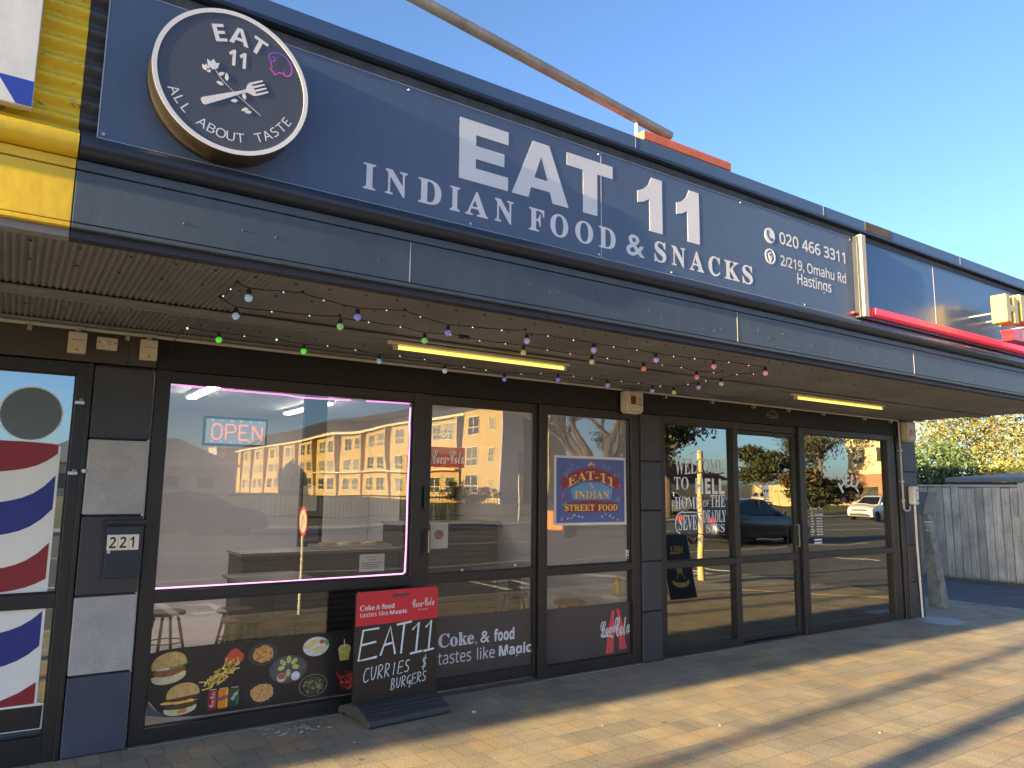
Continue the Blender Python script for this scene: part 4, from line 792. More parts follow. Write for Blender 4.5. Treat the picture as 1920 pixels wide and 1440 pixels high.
def plate(cx, cz, rx, rz, cols, kind, n=70):
    pl = MB(); pl.prism(blob(cx, cz, rx, rz), *lay(0), mi=0); pl.prism(blob(cx, cz, rx*0.93, rz*0.92), *lay(1), mi=1)
    if kind == 'mound':
        pl.prism(blob(cx+rx*0.02, cz+0.002, rx*0.74, rz*0.76, 0, 30, 0.06), *lay(2), mi=2)
        for i in range(n):
            a = rnd.uniform(0, 2*PI); q = math.sqrt(rnd.random())*0.72; l = rnd.uniform(0.006, 0.016)
            x, z = cx+q*rx*math.cos(a), cz+q*rz*math.sin(a); pl.prism(rot2([(-l, -0.0025), (0, -0.0035), (l, -0.002), (l*0.6, 0.003), (-l*0.6, 0.003)], (x, z), rnd.uniform(0, PI)), *lay(3+i % 5), mi=3+i % (len(cols)-3))
    if kind == 'samosa':
        for a in (90, 140, 40, 190, 350, 270):
            x, z = cx+0.045*math.cos(R(a))*1.1, cz+0.02+0.042*math.sin(R(a)); pl.prism(rot2([(-0.024, 0), (-0.016, -0.013), (0.012, -0.015), (0.026, -0.006), (0.026, 0.006), (0.012, 0.015), (-0.016, 0.013)], (x, z), R(a)), *lay(2), mi=2); pl.prism(rot2([(-0.014, -0.002), (0.022, -0.002), (0.022, 0.002), (-0.014, 0.002)], (x, z), R(a)), *lay(3), mi=3)
        for dx, mi in ((-0.045, 4), (0.052, 5)): pl.prism(blob(cx+dx, cz-0.05, 0.032, 0.03), *lay(4), mi=6); pl.prism(blob(cx+dx, cz-0.042, 0.027, 0.02), *lay(5), mi=mi)
    if kind == 'rolls':
        for i in range(9):
            a = 0.45 if i < 4 else 0.1; x, z = (cx-0.045+0.008*i, cz+0.018-0.006*i+0.01) if i < 4 else (cx-0.01+0.004*i, cz-0.012-0.006*(i-4)); pl.prism(rot2([(-0.045, -0.005), (0.045, -0.006), (0.047, 0.006), (-0.045, 0.005)], (x, z), a), *lay(2+i % 4), mi=2+i % 2)
        pl.prism(blob(cx+0.042, cz+0.028, 0.024, 0.018), *lay(7), mi=6); pl.prism(blob(cx+0.042, cz+0.03, 0.019, 0.013), *lay(8), mi=4); pl.prism(blob(cx+0.078, cz+0.022, 0.016, 0.02, 0, 14, 0.3), *lay(7), mi=5)
    pl.build('plate_picture', cols, fp)
FM = lambda n, c: M('food_'+n, c, 0.5, var=0.3, vscale=50)
rimg = FM('slate', (0.07, 0.075, 0.08)); rimd = FM('dark_plate', (0.035, 0.036, 0.038)); wpl = FM('white_plate', (0.55, 0.55, 0.60))
plate(1.541, 0.457, 0.096, 0.073, [rimg, rimd, FM('noodle', (0.55, 0.25, 0.06)), FM('noodle_b', (0.68, 0.34, 0.08)), FM('noodle_c', (0.40, 0.12, 0.03)), FM('noodle_d', (0.72, 0.46, 0.14))], 'mound', 80)
plate(1.720, 0.338, 0.133, 0.093, [rimg, FM('grey_plate', (0.085, 0.085, 0.088)), FM('samosa', (0.52, 0.50, 0.16)), FM('samosa_b', (0.38, 0.36, 0.10)), FM('red_dip', (0.45, 0.10, 0.05)), FM('white_dip', (0.60, 0.66, 0.78)), FM('dip_cup', (0.62, 0.5, 0.45))], 'samosa')
plate(1.911, 0.470, 0.095, 0.066, [wpl, FM('white_plate_b', (0.60, 0.60, 0.66)), FM('roll_a', (0.62, 0.52, 0.16)), FM('roll_b', (0.70, 0.62, 0.26)), FM('red_dip', (0.45, 0.10, 0.05)), lettuce, FM('dip_cup', (0.62, 0.5, 0.45))], 'rolls')
plate(1.546, 0.205, 0.104, 0.075, [rimd, FM('bowl', (0.02, 0.02, 0.022)), FM('curry', (0.56, 0.31, 0.10)), FM('curry_b', (0.62, 0.37, 0.13)), FM('curry_c', (0.40, 0.18, 0.06)), FM('curry_d', (0.66, 0.42, 0.18))], 'mound', 45)
plate(1.903, 0.208, 0.104, 0.076, [FM('bowl_rim', (0.16, 0.16, 0.16)), FM('bowl', (0.02, 0.02, 0.022)), FM('greens', (0.055, 0.06, 0.025)), FM('greens_b', (0.11, 0.12, 0.04)), FM('greens_c', (0.04, 0.045, 0.02)), FM('greens_d', (0.34, 0.30, 0.16))], 'mound', 90)
c = MB(); c.prism([(2.092, 0.352), (2.158, 0.352), (2.172, 0.43), (2.078, 0.43)], *lay(0), mi=0); c.prism(blob(2.125, 0.433, 0.047, 0.030), *lay(1), mi=1); c.prism(blob(2.125, 0.435, 0.038, 0.022), *lay(2), mi=0); c.prism([(2.121, 0.44), (2.127, 0.44), (2.123, 0.497), (2.116, 0.497)], *lay(3), mi=2)
c.build('drink_picture', [FM('lassi', (0.40, 0.36, 0.08)), FM('lassi_rim', (0.52, 0.50, 0.22)), mayo], fp)
c = MB()
for i in range(46): c.prism(rot2([(-0.026, -0.006), (0.026, -0.004), (0.022, 0.006), (-0.022, 0.006)], (2.17+rnd.gauss(0, 0.04), 0.205+rnd.gauss(0, 0.028)), rnd.uniform(0, PI)), *lay(i % 7), mi=i % 3)
c.build('chicken_picture', [FM('chilli', (0.30, 0.035, 0.02)), FM('chilli_b', (0.45, 0.08, 0.03)), FM('chilli_c', (0.16, 0.02, 0.015))], fp)

# grey film with white words along the foot of door and right pane
fl = M('film_brown', (0.050, 0.045, 0.045), 0.38, var=0.1, vscale=2)
ckd = T('window_film', 'brown window film with two lines of white words on the sliding door', 'window film', (3.29, YD, 0.12))
m = MB(); m.box(2.781, 3.796, YD+0.002, YD+0.0045, 0.125, 0.585); m.build('film', fl, ckd)
m = MB(); yq = YD+0.0008
text_into(m, 'Coke', 2.897, 3.225, 0.352, 0.458, yq, 'serif', offset=0.012); text_into(m, '&', 3.285, 3.375, 0.352, 0.445, yq, 'bold', offset=0.01); text_into(m, 'food', 3.415, 3.618, 0.350, 0.450, yq, 'bold', offset=0.015)
m.ring(3.245, 0.358, 0.008, 0.011, yq-0.0003, yq+0.0003, 16)
text_into(m, 'tastes', 2.898, 3.20, 0.225, 0.313, yq, 'sans'); text_into(m, 'like', 3.255, 3.425, 0.225, 0.320, yq, 'sans'); text_into(m, 'Magic', 3.465, 3.795, 0.203, 0.318, yq, 'bold', offset=0.02)
m.build('lettering', lett, ckd, fix=False)
cks = T('window_film', 'brown window film with two red bottles and a white script drink logo', 'window film', (4.4, YD, 0.10))
m = MB(); m.box(3.934, 4.922, YD-0.001, YD+0.0015, 0.108, 0.562); m.build('film', fl, cks)
def bottle(cx, z0, z1, w_, lean):
    h = z1-z0; prof = [(0.50, 0), (0.50, 0.08), (0.42, 0.22), (0.44, 0.34), (0.50, 0.45), (0.48, 0.56), (0.30, 0.74), (0.20, 0.86), (0.22, 0.88), (0.22, 1.0)]
    return [(cx-w_*a+lean*b, z0+h*b) for a, b in prof]+[(cx+w_*a+lean*b, z0+h*b) for a, b in reversed(prof)]
redv = M('bottle_red', (0.60, 0.06, 0.07), 0.45, var=0.05)
m = MB(); m.prism(bottle(4.668, 0.122, 0.494, 0.092, 0.045), YD-0.0020, YD-0.0012); m.prism(bottle(4.835, 0.142, 0.508, 0.088, -0.06), YD-0.0020, YD-0.0012); m.build('bottle_shape', redv, cks)
m = MB(); text_into(m, 'Coca', 4.565, 4.742, 0.285, 0.415, YD-0.0026, 'script', offset=0.012, rot=0.12); text_into(m, 'Cola', 4.735, 4.918, 0.262, 0.435, YD-0.0026, 'script', offset=0.012, rot=0.05)
stroke_into(m, bez((4.572, 0.30), (4.56, 0.25), (4.62, 0.30), (4.715, 0.262)), 0.016, YD-0.0026, 0); m.build('logo', lett, cks, fix=False)
# painted street-food poster, taped to the right pane
po = T('street_food_poster', 'blue square street food poster with red banners taped to the right pane', 'poster', (4.47, 0.047, 1.27))
YP = 0.0465; gl = MB(); gl.prism([(4.030, 1.276), (4.893, 1.272), (4.896, 1.288), (4.887, 1.903), (4.028, 1.899)], YP, YP+0.002); gl.build('paper', white_p, po)
m = MB(); m.box(4.055, 4.868, YP-0.001, YP-0.0002, 1.298, 1.878); m.build('print', M('poster_blue', (0.08, 0.11, 0.30), 0.5, var=0.2, vscale=3), po)
pgold = M('poster_gold', (0.72, 0.48, 0.13), 0.5, var=0.2, vscale=20); pred = M('poster_red', (0.25, 0.025, 0.03), 0.5, var=0.15); psh = M('poster_shadow', (0.06, 0.012, 0.02), 0.5); pteal = M('poster_teal', (0.10, 0.36, 0.42), 0.5); ppk = M('poster_pink', (0.50, 0.10, 0.16), 0.5); pyel = M('poster_cream', (0.75, 0.62, 0.32), 0.5)
def bend(h): return lambda u, q, X, Z: (X, Z+h*(1-(2*u-1)**2))
m = MB(); n = 20; up = [(4.115+0.69*i/n, 1.705+0.085*(1-(2*i/n-1)**2)) for i in range(n+1)]; dn = [(4.115+0.69*i/n, 1.592+0.085*(1-(2*i/n-1)**2)) for i in range(n+1)]
m.prism(up+dn[::-1], YP-0.0016, YP-0.0011); m.prism([(4.15, 1.392), (4.775, 1.392), (4.785, 1.42), (4.775, 1.475), (4.47, 1.50), (4.145, 1.475), (4.135, 1.42)], YP-0.0016, YP-0.0011); m.build('banner', pred, po)
m = MB(); m.prism([(4.24, 1.505), (4.70, 1.505), (4.72, 1.60), (4.58, 1.66), (4.36, 1.66), (4.22, 1.60)], YP-0.0016, YP-0.0011); m.build('panel', M('poster_sky', (0.12, 0.28, 0.48), 0.5), po)
for dx, mt, yy in ((0.006, psh, YP-0.0022), (0, pgold, YP-0.0028)):
    m = MB(); text_into(m, 'EAT-11', 4.185+dx, 4.735+dx, 1.610-dx*0.7, 1.695-dx*0.7, yy, 'serif', warp=bend(0.075)); text_into(m, 'INDIAN', 4.262+dx, 4.682+dx, 1.513-dx*0.7, 1.582-dx*0.7, yy, 'serif', offset=0.01); text_into(m, 'STREET', 4.148+dx, 4.50+dx, 1.402-dx*0.7, 1.462-dx*0.7, yy, 'serif', offset=0.012); text_into(m, 'FOOD', 4.54+dx, 4.782+dx, 1.402-dx*0.7, 1.462-dx*0.7, yy, 'serif', offset=0.012)
    m.build('lettering', mt, po, fix=False)
cols4 = [pteal, ppk, pyel, M('poster_green', (0.12, 0.36, 0.14), 0.5)]
m = MB()
for s in (-1, 1):
    cx = 4.462
    for i in range(26):
        t = rnd.random()
        px, pz = [(0.14+0.2*t, 1.80-0.10*t*t+rnd.uniform(-0.02, 0.03)), (0.33+0.03*rnd.random(), 1.50+0.14*t), (0.10+0.26*t, 1.345+0.02*math.sin(6*t)), (0.28+0.06*t, 1.46+0.05*rnd.random())][i % 4]
        a = rnd.uniform(0, 2*PI); r = rnd.uniform(0.012, 0.03)
        stroke_into(m, [(cx+s*(px+r*q*math.cos(a+3.2*q)), pz+r*q*math.sin(a+3.2*q)) for q in [j/6 for j in range(7)]], 0.007, YP-0.0020-0.0001*i, 0, mi=i % 4)
for k in range(7): a = PI*(k+0.5)/7; stroke_into(m, [(4.462, 1.80), (4.462+0.045*math.cos(a), 1.80+0.05*math.sin(a))], 0.012, YP-0.0022, 0, mi=2 if k % 2 else 1)
for k in range(6): a = 2*PI*k/6; m.disc(4.462+0.018*math.cos(a), 1.635+0.014*math.sin(a), 0.008, 0.008, YP-0.002, YP-0.0015, 8, mi=k % 3)
m.build('ornament', cols4, po, fix=False)

# small stickers on the panes
def sticker(label, parts, loc, cat='sticker', name='sticker'):
    t = T(name, label, cat, loc)
    for nm, mb, mt in parts: mb.build(nm, mt, t, fix=False)
    return t
film_red = film_mat('sticker_red', (0.65, 0.06, 0.03), 0.45)
dw = M('decal_white', (0.70, 0.72, 0.70), 0.5, var=0.05)
m = MB(); text_into(m, '221', 2.815, 2.99, 1.992, 2.066, 0.0505, 'serif'); sticker('white outlined house number 221 on the glass of the sliding door', [('number', m, film_mat('number_film', (0.8, 0.8, 0.75), 0.55))], (2.90, 0.05, 1.99), name='door_number')
m2 = MB(); text_into(m2, 'Coca-Cola', 2.80, 3.10, 1.79, 1.90, 0.0495, 'script', offset=0.004, rot=0.03)
sticker('see-through red drink sticker with white script on the sliding door', [('film', MB().box(2.784, 3.105, 0.0505, 0.0515, 1.762, 1.925), film_red), ('lettering', m2, dw)], (2.95, 0.05, 1.76))
m2 = MB(); text_into(m2, 'FOOD ALLERGY', 2.262, 2.372, 1.068, 1.078, 0.0568, 'bold'); text_into(m2, 'WARNING', 2.285, 2.350, 1.050, 1.060, 0.0568, 'bold')
for i in range(4): m2.box(2.235, 2.40-0.03*(i % 2), 0.0566, 0.0568, 1.03-i*0.013, 1.034-i*0.013)
sticker('white food allergy warning notice at the foot of the left window', [('paper', MB().box(2.218, 2.420, 0.0572, 0.0582, 0.968, 1.096), white_p), ('lettering', m2, M('mark_red', (0.35, 0.06, 0.05), 0.6))], (2.32, 0.057, 0.97), cat='notice', name='notice')
m2 = MB(); text_into(m2, 'N', 4.902, 4.914, 0.992, 1.012, 0.0485, 'bold'); m2.box(4.892, 4.922, 0.0483, 0.0485, 0.962, 0.974)
sticker('small white alarm sticker in the corner of the right pane', [('paper', MB().box(4.884, 4.928, 0.0488, 0.0496, 0.955, 1.035), white_p), ('marking', m2, blackp)], (4.906, 0.049, 0.955))
m2 = MB()
for x, z in ((3.10, 0.94), (3.62, 0.955), (3.93, 1.85)): m2.box(x-0.009, x+0.009, 0.047, 0.049, z-0.008, z+0.008)
sticker('three tiny white squares of tape on the door and right pane', [('tape', m2, white_p)], (3.4, 0.048, 0.94), cat='tape', name='tape_mark')
# lettering of the pizza shop, on the glass
pz = T('welcome_lettering', 'white hand painted lettering in several rows on the first dark pane', 'window lettering', (5.93, 0.047, 1.1))
m = MB(); YH = 0.0475
text_into(m, 'WELCOME', 5.56, 6.315, 1.80, 1.93, YH, 'serif', warp=lambda u, q, X, Z: (X, Z+0.03*u*0-0.05*(1-u)*(1-q)))
text_into(m, 'TO', 5.545, 5.755, 1.605, 1.735, YH, 'serif'); text_into(m, 'HELL', 5.855, 6.30, 1.565, 1.725, YH, 'bold', offset=0.01)
text_into(m, 'HOME', 5.55, 5.925, 1.412, 1.535, YH, 'serif'); text_into(m, 'OF', 5.958, 6.055, 1.435, 1.50, YH, 'sans'); text_into(m, 'THE', 6.075, 6.305, 1.43, 1.555, YH, 'serif')
text_into(m, 'SEVEN', 5.60, 5.945, 1.20, 1.355, YH, 'serif'); text_into(m, 'DEADLY', 5.955, 6.31, 1.275, 1.40, YH, 'serif'); text_into(m, 'SINS', 6.0, 6.285, 1.17, 1.255, YH, 'serif')
stroke_into(m, bez((5.70, 1.375), (5.55, 1.43), (5.5, 1.20), (5.62, 1.17)), 0.014, YH, 0); stroke_into(m, bez((5.7, 1.378), (5.8, 1.39), (5.88, 1.36), (5.955, 1.385)), 0.010, YH, 0)
stroke_into(m, bez((5.80, 1.965), (5.88, 2.02), (5.96, 2.0), (5.94, 1.955)), 0.008, YH, 0)
m.build('lettering', dw, pz, fix=False)
m = MB()
for a in (0.7, -0.7): m.prism(rot2([(-0.03, -0.006), (0.03, -0.006), (0.04, -0.014), (0.045, 0), (0.04, 0.014), (0.03, 0.006), (-0.03, 0.006), (-0.04, 0.014), (-0.045, 0), (-0.04, -0.014)], (5.905, 1.105), a), YH-0.0006, YH)
for x in (5.83, 5.98): m.disc(x, 1.108, 0.006, 0.006, YH-0.0006, YH, 8)
m.build('crossbones', dw, pz)
m = MB(); stroke_into(m, bez((5.86, 1.772), (6.0, 1.80), (6.1, 1.75), (6.3, 1.79)), 0.012, YH, 0); stroke_into(m, bez((5.72, 1.165), (5.80, 1.13), (5.86, 1.18), (5.96, 1.15)), 0.010, YH, 0); stroke_into(m, bez((6.02, 1.14), (6.1, 1.12), (6.2, 1.17), (6.29, 1.14)), 0.010, YH, 0); stroke_into(m, bez((5.95, 1.415), (6.0, 1.40), (6.03, 1.42), (6.07, 1.41)), 0.008, YH, 0); m.build('red_flourish', M('flourish_red', (0.10, 0.012, 0.018), 0.5), pz, fix=False)
sk = MB(); sk.prism(blob(7.002, 1.615, 0.062, 0.058), 0.0570, 0.0576); sk.prism([(6.965, 1.545), (7.04, 1.545), (7.04, 1.60), (6.965, 1.60)], 0.0571, 0.0577)
sk2 = MB(); sk2.disc(6.978, 1.605, 0.017, 0.017, 0.0560, 0.0566, 12); sk2.disc(7.026, 1.605, 0.017, 0.017, 0.0560, 0.0566, 12); sk2.prism([(6.995, 1.572), (7.009, 1.572), (7.002, 1.588)], 0.0560, 0.0566)
for i in range(3): sk2.box(6.985+i*0.014, 6.988+i*0.014, 0.0560, 0.0566, 1.545, 1.562)
sticker('white skull sticker on the middle dark door', [('skull', sk, dw), ('skull_marks', sk2, blackp)], (7.0, 0.057, 1.54))
m = MB(); arc_text_into(m, 'HELL', 8.635, 1.48, 0.265, PI/2, 1.85, 0.150, YH, 'bold', sq=1.15)
m2 = MB(); stroke_into(m2, [(8.59, 1.53), (8.68, 1.605)], 0.010, YH, 0); stroke_into(m2, [(8.59, 1.605), (8.68, 1.53)], 0.010, YH, 0)
for a in (0, 1): m2.prism(blob(8.47, 1.51, 0.06, 0.035, 0.2, 16, 0.25), YH-0.0005, YH) if a == 0 else None
sticker('arched white lettering over a dark red cross on the right dark pane', [('lettering', m, dw), ('red_cross', m2, M('flourish_red', (0.10, 0.012, 0.018), 0.5))], (8.63, 0.047, 1.5), cat='window lettering', name='arched_lettering')
m = MB(); text_into(m, 'Opening Hours', 7.775, 8.04, 1.375, 1.43, YH, 'script', offset=0.01); text_into(m, 'HELL HASTINGS', 7.785, 8.035, 1.318, 1.348, YH, 'bold')
for i in range(7):
    z = 1.285-i*0.031; m.box(7.79, 7.835+0.01*(i % 3), YH-0.0004, YH, z, z+0.010); m.box(7.90, 7.955, YH-0.0004, YH, z, z+0.010); m.box(7.965, 8.015, YH-0.0004, YH, z, z+0.010)
for i in range(2): m.box(7.84, 7.99, YH-0.0004, YH, 1.035-i*0.035, 1.055-i*0.035)
sticker('small white opening hours list on the right dark pane', [('lettering', m, dw)], (7.9, 0.047, 1.0), cat='window lettering', name='opening_hours')
m = MB(); arc_text_into(m, 'HELL HASTINGS', 7.075, 2.395, 0.105, PI/2, 2.5, 0.028, -0.0085, 'bold'); text_into(m, '2004', 7.005, 7.15, 2.412, 2.458, -0.0085, 'serif')
for x in (6.96, 7.19, 7.06, 7.09): m.disc(x, 2.40 if x in (6.96, 7.19) else 2.385, 0.005, 0.005, -0.009, -0.0085, 8)
sticker('faded round grey badge with 2004 on the black header', [('badge', m, M('decal_grey', (0.16, 0.17, 0.18), 0.6))], (7.07, -0.008, 2.38), cat='badge', name='badge')
# pale paper hanging inside the right dark pane
m = MB(); n = 14; vs = []
for i in range(n+1):
    t = i/n; x0 = 8.20+0.71*t; zb = 0.26-0.08*t+0.03*math.sin(3*t); x1 = 8.26+0.40*t
    for j in range(6): q = j/5; vs.append((x0+(x1-x0)*q, 0.13+0.02*math.sin(7*t)+0.01*q, 0.838+(zb-0.838)*q))
m.add(vs, [(i*6+j, i*6+6+j, i*6+7+j, i*6+1+j) for i in range(n) for j in range(5)])
tag(m.build('paper_banner', film_mat('pale_paper', (0.50, 0.60, 0.66), 0.55, 0.6), fix=False), 'pale crumpled paper banner hanging behind the lower right dark pane', 'banner')
# barber stickers on the left pane
bp_ = T('barber_sticker', 'large red, white and blue barber pole sticker on the left pane', 'window sticker', (-0.1, 0.047, 0.2))
yb = 0.0475
m = MB(); m.ring(0.075, 2.012, 0.158, 0.166, yb-0.001, yb, 48); m.prism([(-0.40, 0.188), (0.285, 0.178), (0.289, 0.318), (0.245, 0.330), (0.245, 1.10), (0.243, 1.82), (0.21, 1.842), (-0.40, 1.842)], yb-0.0005, yb); m.build('white_shape', dw, bp_)
m = MB(); m.disc(0.075, 2.012, 0.157, 0.157, yb-0.0006, yb-0.0001, 48); m.build('grey_ball', M('ball_grey', (0.10, 0.135, 0.15), 0.5), bp_)
def stripe(zl0, zl1, zr0, zr1, mb):
    """stripe from x=-0.4 to the pole's right edge; heights given at x=-0.03 and at the edge"""
    pts = []
    for i in range(13):
        t = i/12; x = -0.40+0.63*t; u = (x+0.03)/0.26; z = zl0+(zr0-zl0)*(0.30*u+0.70*u*u*abs(u) if u > 0 else 0.30*u); pts.append((x, z))
    q = []
    for i in range(13):
        t = i/12; x = -0.40+0.63*t; u = (x+0.03)/0.26; z = zl1+(zr1-zl1)*(0.30*u+0.70*u*u*abs(u) if u > 0 else 0.30*u); q.append((x, z))
    mb.prism(pts+q[::-1], yb-0.0015, yb-0.0006)
for q in ((1.845, 1.665, 1.83, 1.775), (1.10, 0.965, 1.246, 1.034)): m = MB(); stripe(*q, m); m.build('red_stripe', M('stripe_red', (0.22, 0.012, 0.02), 0.45, var=0.06), bp_)
m = MB(); m.prism([(-0.40, 0.325), (0.03, 0.325), (0.232, 0.325), (0.232, 0.445), (0.15, 0.395), (0.06, 0.36)], yb-0.0015, yb-0.0006); m.build('red_stripe', M('stripe_red', (0.22, 0.012, 0.02), 0.45, var=0.06), bp_)
for q in ((1.486, 1.293, 1.645, 1.444), (0.732, 0.538, 0.848, 0.649)): m = MB(); stripe(*q, m); m.build('blue_stripe', M('stripe_blue2', (0.012, 0.025, 0.20), 0.45, var=0.06), bp_)
m = MB(); m.prism([(-0.40, 0.192), (0.272, 0.184), (0.276, 0.31), (-0.40, 0.322)], yb-0.0024, yb-0.0016); m.build('black_base', blackp, bp_)

# ------------------------------------------------------------------ pavement chalk board
ab = T('pavement_sign', 'black chalk board with red top on a black moulded base, by the sliding door', 'pavement sign', (2.42, -0.2, 0), rotz=R(4))
L = dict(local=True)
rub = M('black_rubber', (0.035, 0.037, 0.042), 0.6, var=0.2, vscale=6, bump=0.12, bscale=120)
pr = [(-0.255, 0.0), (-0.265, 0.02), (-0.255, 0.045), (-0.235, 0.055), (-0.06, 0.098), (-0.035, 0.105), (0.035, 0.105), (0.06, 0.098), (0.235, 0.055), (0.255, 0.045), (0.265, 0.02), (0.255, 0.0), (0.20, 0.0), (0.17, 0.02), (-0.17, 0.02), (-0.20, 0.0)]
m = MB(); m.prism([(a*0.9, q*1.12) for a, q in pr], -0.326, 0.326, 'x'); m.build('base', rub, ab, bevel=0.012, seg=3, **L)
m = MB()
for yy, zz in ((-0.171, 0.0675), (-0.126, 0.0795), (-0.081, 0.0915)): m.box(-0.315, 0.315, yy-0.004, yy+0.004, zz*1.12-0.003, zz*1.12+0.003)
m.build('base_rib', rub, ab, bevel=0.002, **L)
m = MB(); hx, zt_ = 0.334, 0.862
m.prism([(-hx, 0.106), (hx, 0.106), (hx, zt_-0.02), (hx-0.02, zt_), (0.135, zt_), (0.135, zt_), (-hx+0.02, zt_), (-hx, zt_-0.02)], -0.012, 0.012); m.build('board', M('chalk_board', (0.013, 0.011, 0.011), 0.42, var=0.35, vscale=3, bump=0.02), ab, bevel=0.002, **L)
m = MB(); m.prism([(-hx, 0.632), (hx, 0.632), (hx, zt_-0.02), (hx-0.02, zt_+0.0005), (-hx+0.02, zt_+0.0005), (-hx, zt_-0.02)], -0.0145, -0.0125); m.build('red_header', M('header_red', (0.52, 0.015, 0.03), 0.4, var=0.05), ab, **L)
m = MB(); m.box(-0.055, 0.085, -0.0155, -0.0147, 0.812, 0.832); m.build('hand_slot', M('slot_grey', (0.05, 0.05, 0.05), 0.6), ab, bevel=0.003, **L)
m = MB(); yq = -0.0152
text_into(m, 'Coke', -0.308, -0.193, 0.735, 0.772, yq, 'serif', offset=0.012); text_into(m, '&', -0.183, -0.148, 0.735, 0.767, yq, 'bold'); text_into(m, 'food', -0.138, -0.035, 0.734, 0.770, yq, 'bold', offset=0.01)
text_into(m, 'tastes like', -0.308, -0.085, 0.690, 0.723, yq, 'sans', offset=0.006); text_into(m, 'Magic', -0.072, 0.072, 0.683, 0.721, yq, 'bold', offset=0.012)
text_into(m, 'Coca-Cola', 0.115, 0.302, 0.725, 0.785, yq, 'script', offset=0.003, rot=0.04); text_into(m, 'Real Magic', 0.165, 0.245, 0.698, 0.708, yq, 'bold'); m.build('lettering', lett, ab, fix=False, **L)
chalk = M('chalk', (0.62, 0.70, 0.76), 0.85, var=0.25, vscale=60)
HW = {'E': [[(0.95, 1), (0.12, 0.98), (0, 0), (0.95, 0.05)], [(0.08, 0.5), (0.85, 0.56)]], 'A': [[(0, 0), (0.5, 1), (0.95, -0.02)], [(0.15, 0.36), (0.8, 0.42)]], 'T': [[(0, 0.95), (1, 1)], [(0.5, 0.98), (0.42, 0)]],
      '1': [[(0.1, 0.78), (0.55, 1), (0.48, 0.04)], [(0.05, 0.02), (0.95, 0.06)]], 'C': [bez((0.9, 0.88), (0.4, 1.15), (-0.15, 0.6), (0.05, 0.2))+bez((0.05, 0.2), (0.2, -0.15), (0.7, 0.0), (0.95, 0.15))[1:]],
      'U': [[(0.05, 1)]+bez((0.05, 0.9), (0.0, -0.25), (0.85, -0.25), (0.9, 0.9))+[(0.92, 1)]], 'R': [[(0.1, 0), (0.12, 1)], bez((0.1, 1), (1.15, 1.1), (0.95, 0.5), (0.12, 0.5))+[(0.95, 0)]], 'I': [[(0.5, 1), (0.45, 0)]],
      'S': [bez((0.9, 0.9), (0.2, 1.2), (-0.1, 0.6), (0.5, 0.5))+bez((0.5, 0.5), (1.1, 0.4), (0.7, -0.2), (0.0, 0.1))[1:]], 'B': [[(0.1, 0), (0.12, 1)], bez((0.1, 1), (0.95, 1.05), (0.85, 0.52), (0.12, 0.52))+bez((0.12, 0.52), (1.1, 0.5), (0.95, -0.08), (0.1, 0.0))[1:]],
      'G': [bez((0.85, 0.9), (0.2, 1.15), (-0.2, 0.3), (0.35, 0.15))+[(0.85, 0.35)], [(0.45, 0.42), (0.95, 0.42), (0.7, -0.25)]], '$': [bez((0.85, 0.8), (0.2, 1.1), (0.0, 0.6), (0.5, 0.5))+bez((0.5, 0.5), (1.0, 0.4), (0.7, -0.1), (0.05, 0.15))[1:], [(0.65, 1.15), (0.38, -0.2)]]}
def write(mb, ch, x, z, wd, h, t, sl=0.0, y=-0.0135):
    for st_ in HW[ch]: stroke_into(mb, [(x+a*wd+sl*b, z+b*h) for a, b in st_], t, y, 0)
m = MB()
for ch, x, z, wd, h in [('E', -0.305, 0.40, 0.15, 0.205), ('A', -0.135, 0.415, 0.125, 0.19), ('T', -0.022, 0.41, 0.125, 0.215), ('1', 0.10, 0.395, 0.115, 0.22), ('1', 0.215, 0.40, 0.10, 0.22)]: write(m, ch, x, z, wd, h, 0.015, 0.012)
for i, ch in enumerate('CURRIES'): write(m, ch, -0.262+i*0.054, 0.252+i*0.004, 0.042, 0.095-0.002*i, 0.0065, 0.008)
write(m, '$', 0.205, 0.285, 0.045, 0.08, 0.0065, 0.006)
for i, ch in enumerate('BURGERS'): write(m, ch, -0.045+i*0.043, 0.170+i*0.004, 0.034, 0.075-0.001*i, 0.006, 0.006)
m.build('chalk_writing', chalk, ab, fix=False, **L)

# ------------------------------------------------------------------ furniture inside the left shop
wood = M('seat_wood', (0.085, 0.038, 0.022), 0.5, var=0.25, vscale=5)
legm = M('black_metal', (0.006, 0.006, 0.007), 0.7, var=0.1)
def make_stool():
    t = T('stool', 'brown topped stool', 'stool', (0, 0, 0), group='round brown topped stools inside the left shop')
    MB().lathe([(0, 0.45), (0.155, 0.45), (0.165, 0.44), (0.165, 0.425), (0.15, 0.418), (0, 0.418)], (0, 0, 0), 'z', 28).build('seat', wood, t, smooth=True, local=True)
    for a in (45, 135, 225, 315):
        c, s_ = math.cos(R(a)), math.sin(R(a)); MB().tube([(0.10*c, 0.10*s_, 0.417), (0.19*c, 0.19*s_, 0.013)], 0.014, 8).build('leg', legm, t, local=True)
    m = MB(); m.tube([(0.152*math.cos(2*PI*i/20), 0.152*math.sin(2*PI*i/20), 0.18) for i in range(21)], 0.006, 6, caps=False); m.build('foot_ring', legm, t, local=True)
    return t
stl = make_stool(); stl.location = (2.03, 1.20, 0); stl['label'] = 'round brown stool nearest the food poster film, seen behind the pane'
dup(stl, (1.78, 1.60, 0), 0.4, 'brown stool left of the dark table post, behind the left pane'); dup(stl, (1.87, 2.15, 0), 0.9, 'brown stool tucked behind the table post, farthest from the left pane')
dup(stl, (4.93, 0.95, 0), 0.2, 'brown stool seen behind the right pane above the brown film'); dup(stl, (4.80, 1.80, 0), 0.6, 'brown stool seen behind the sliding door glass near the jamb')
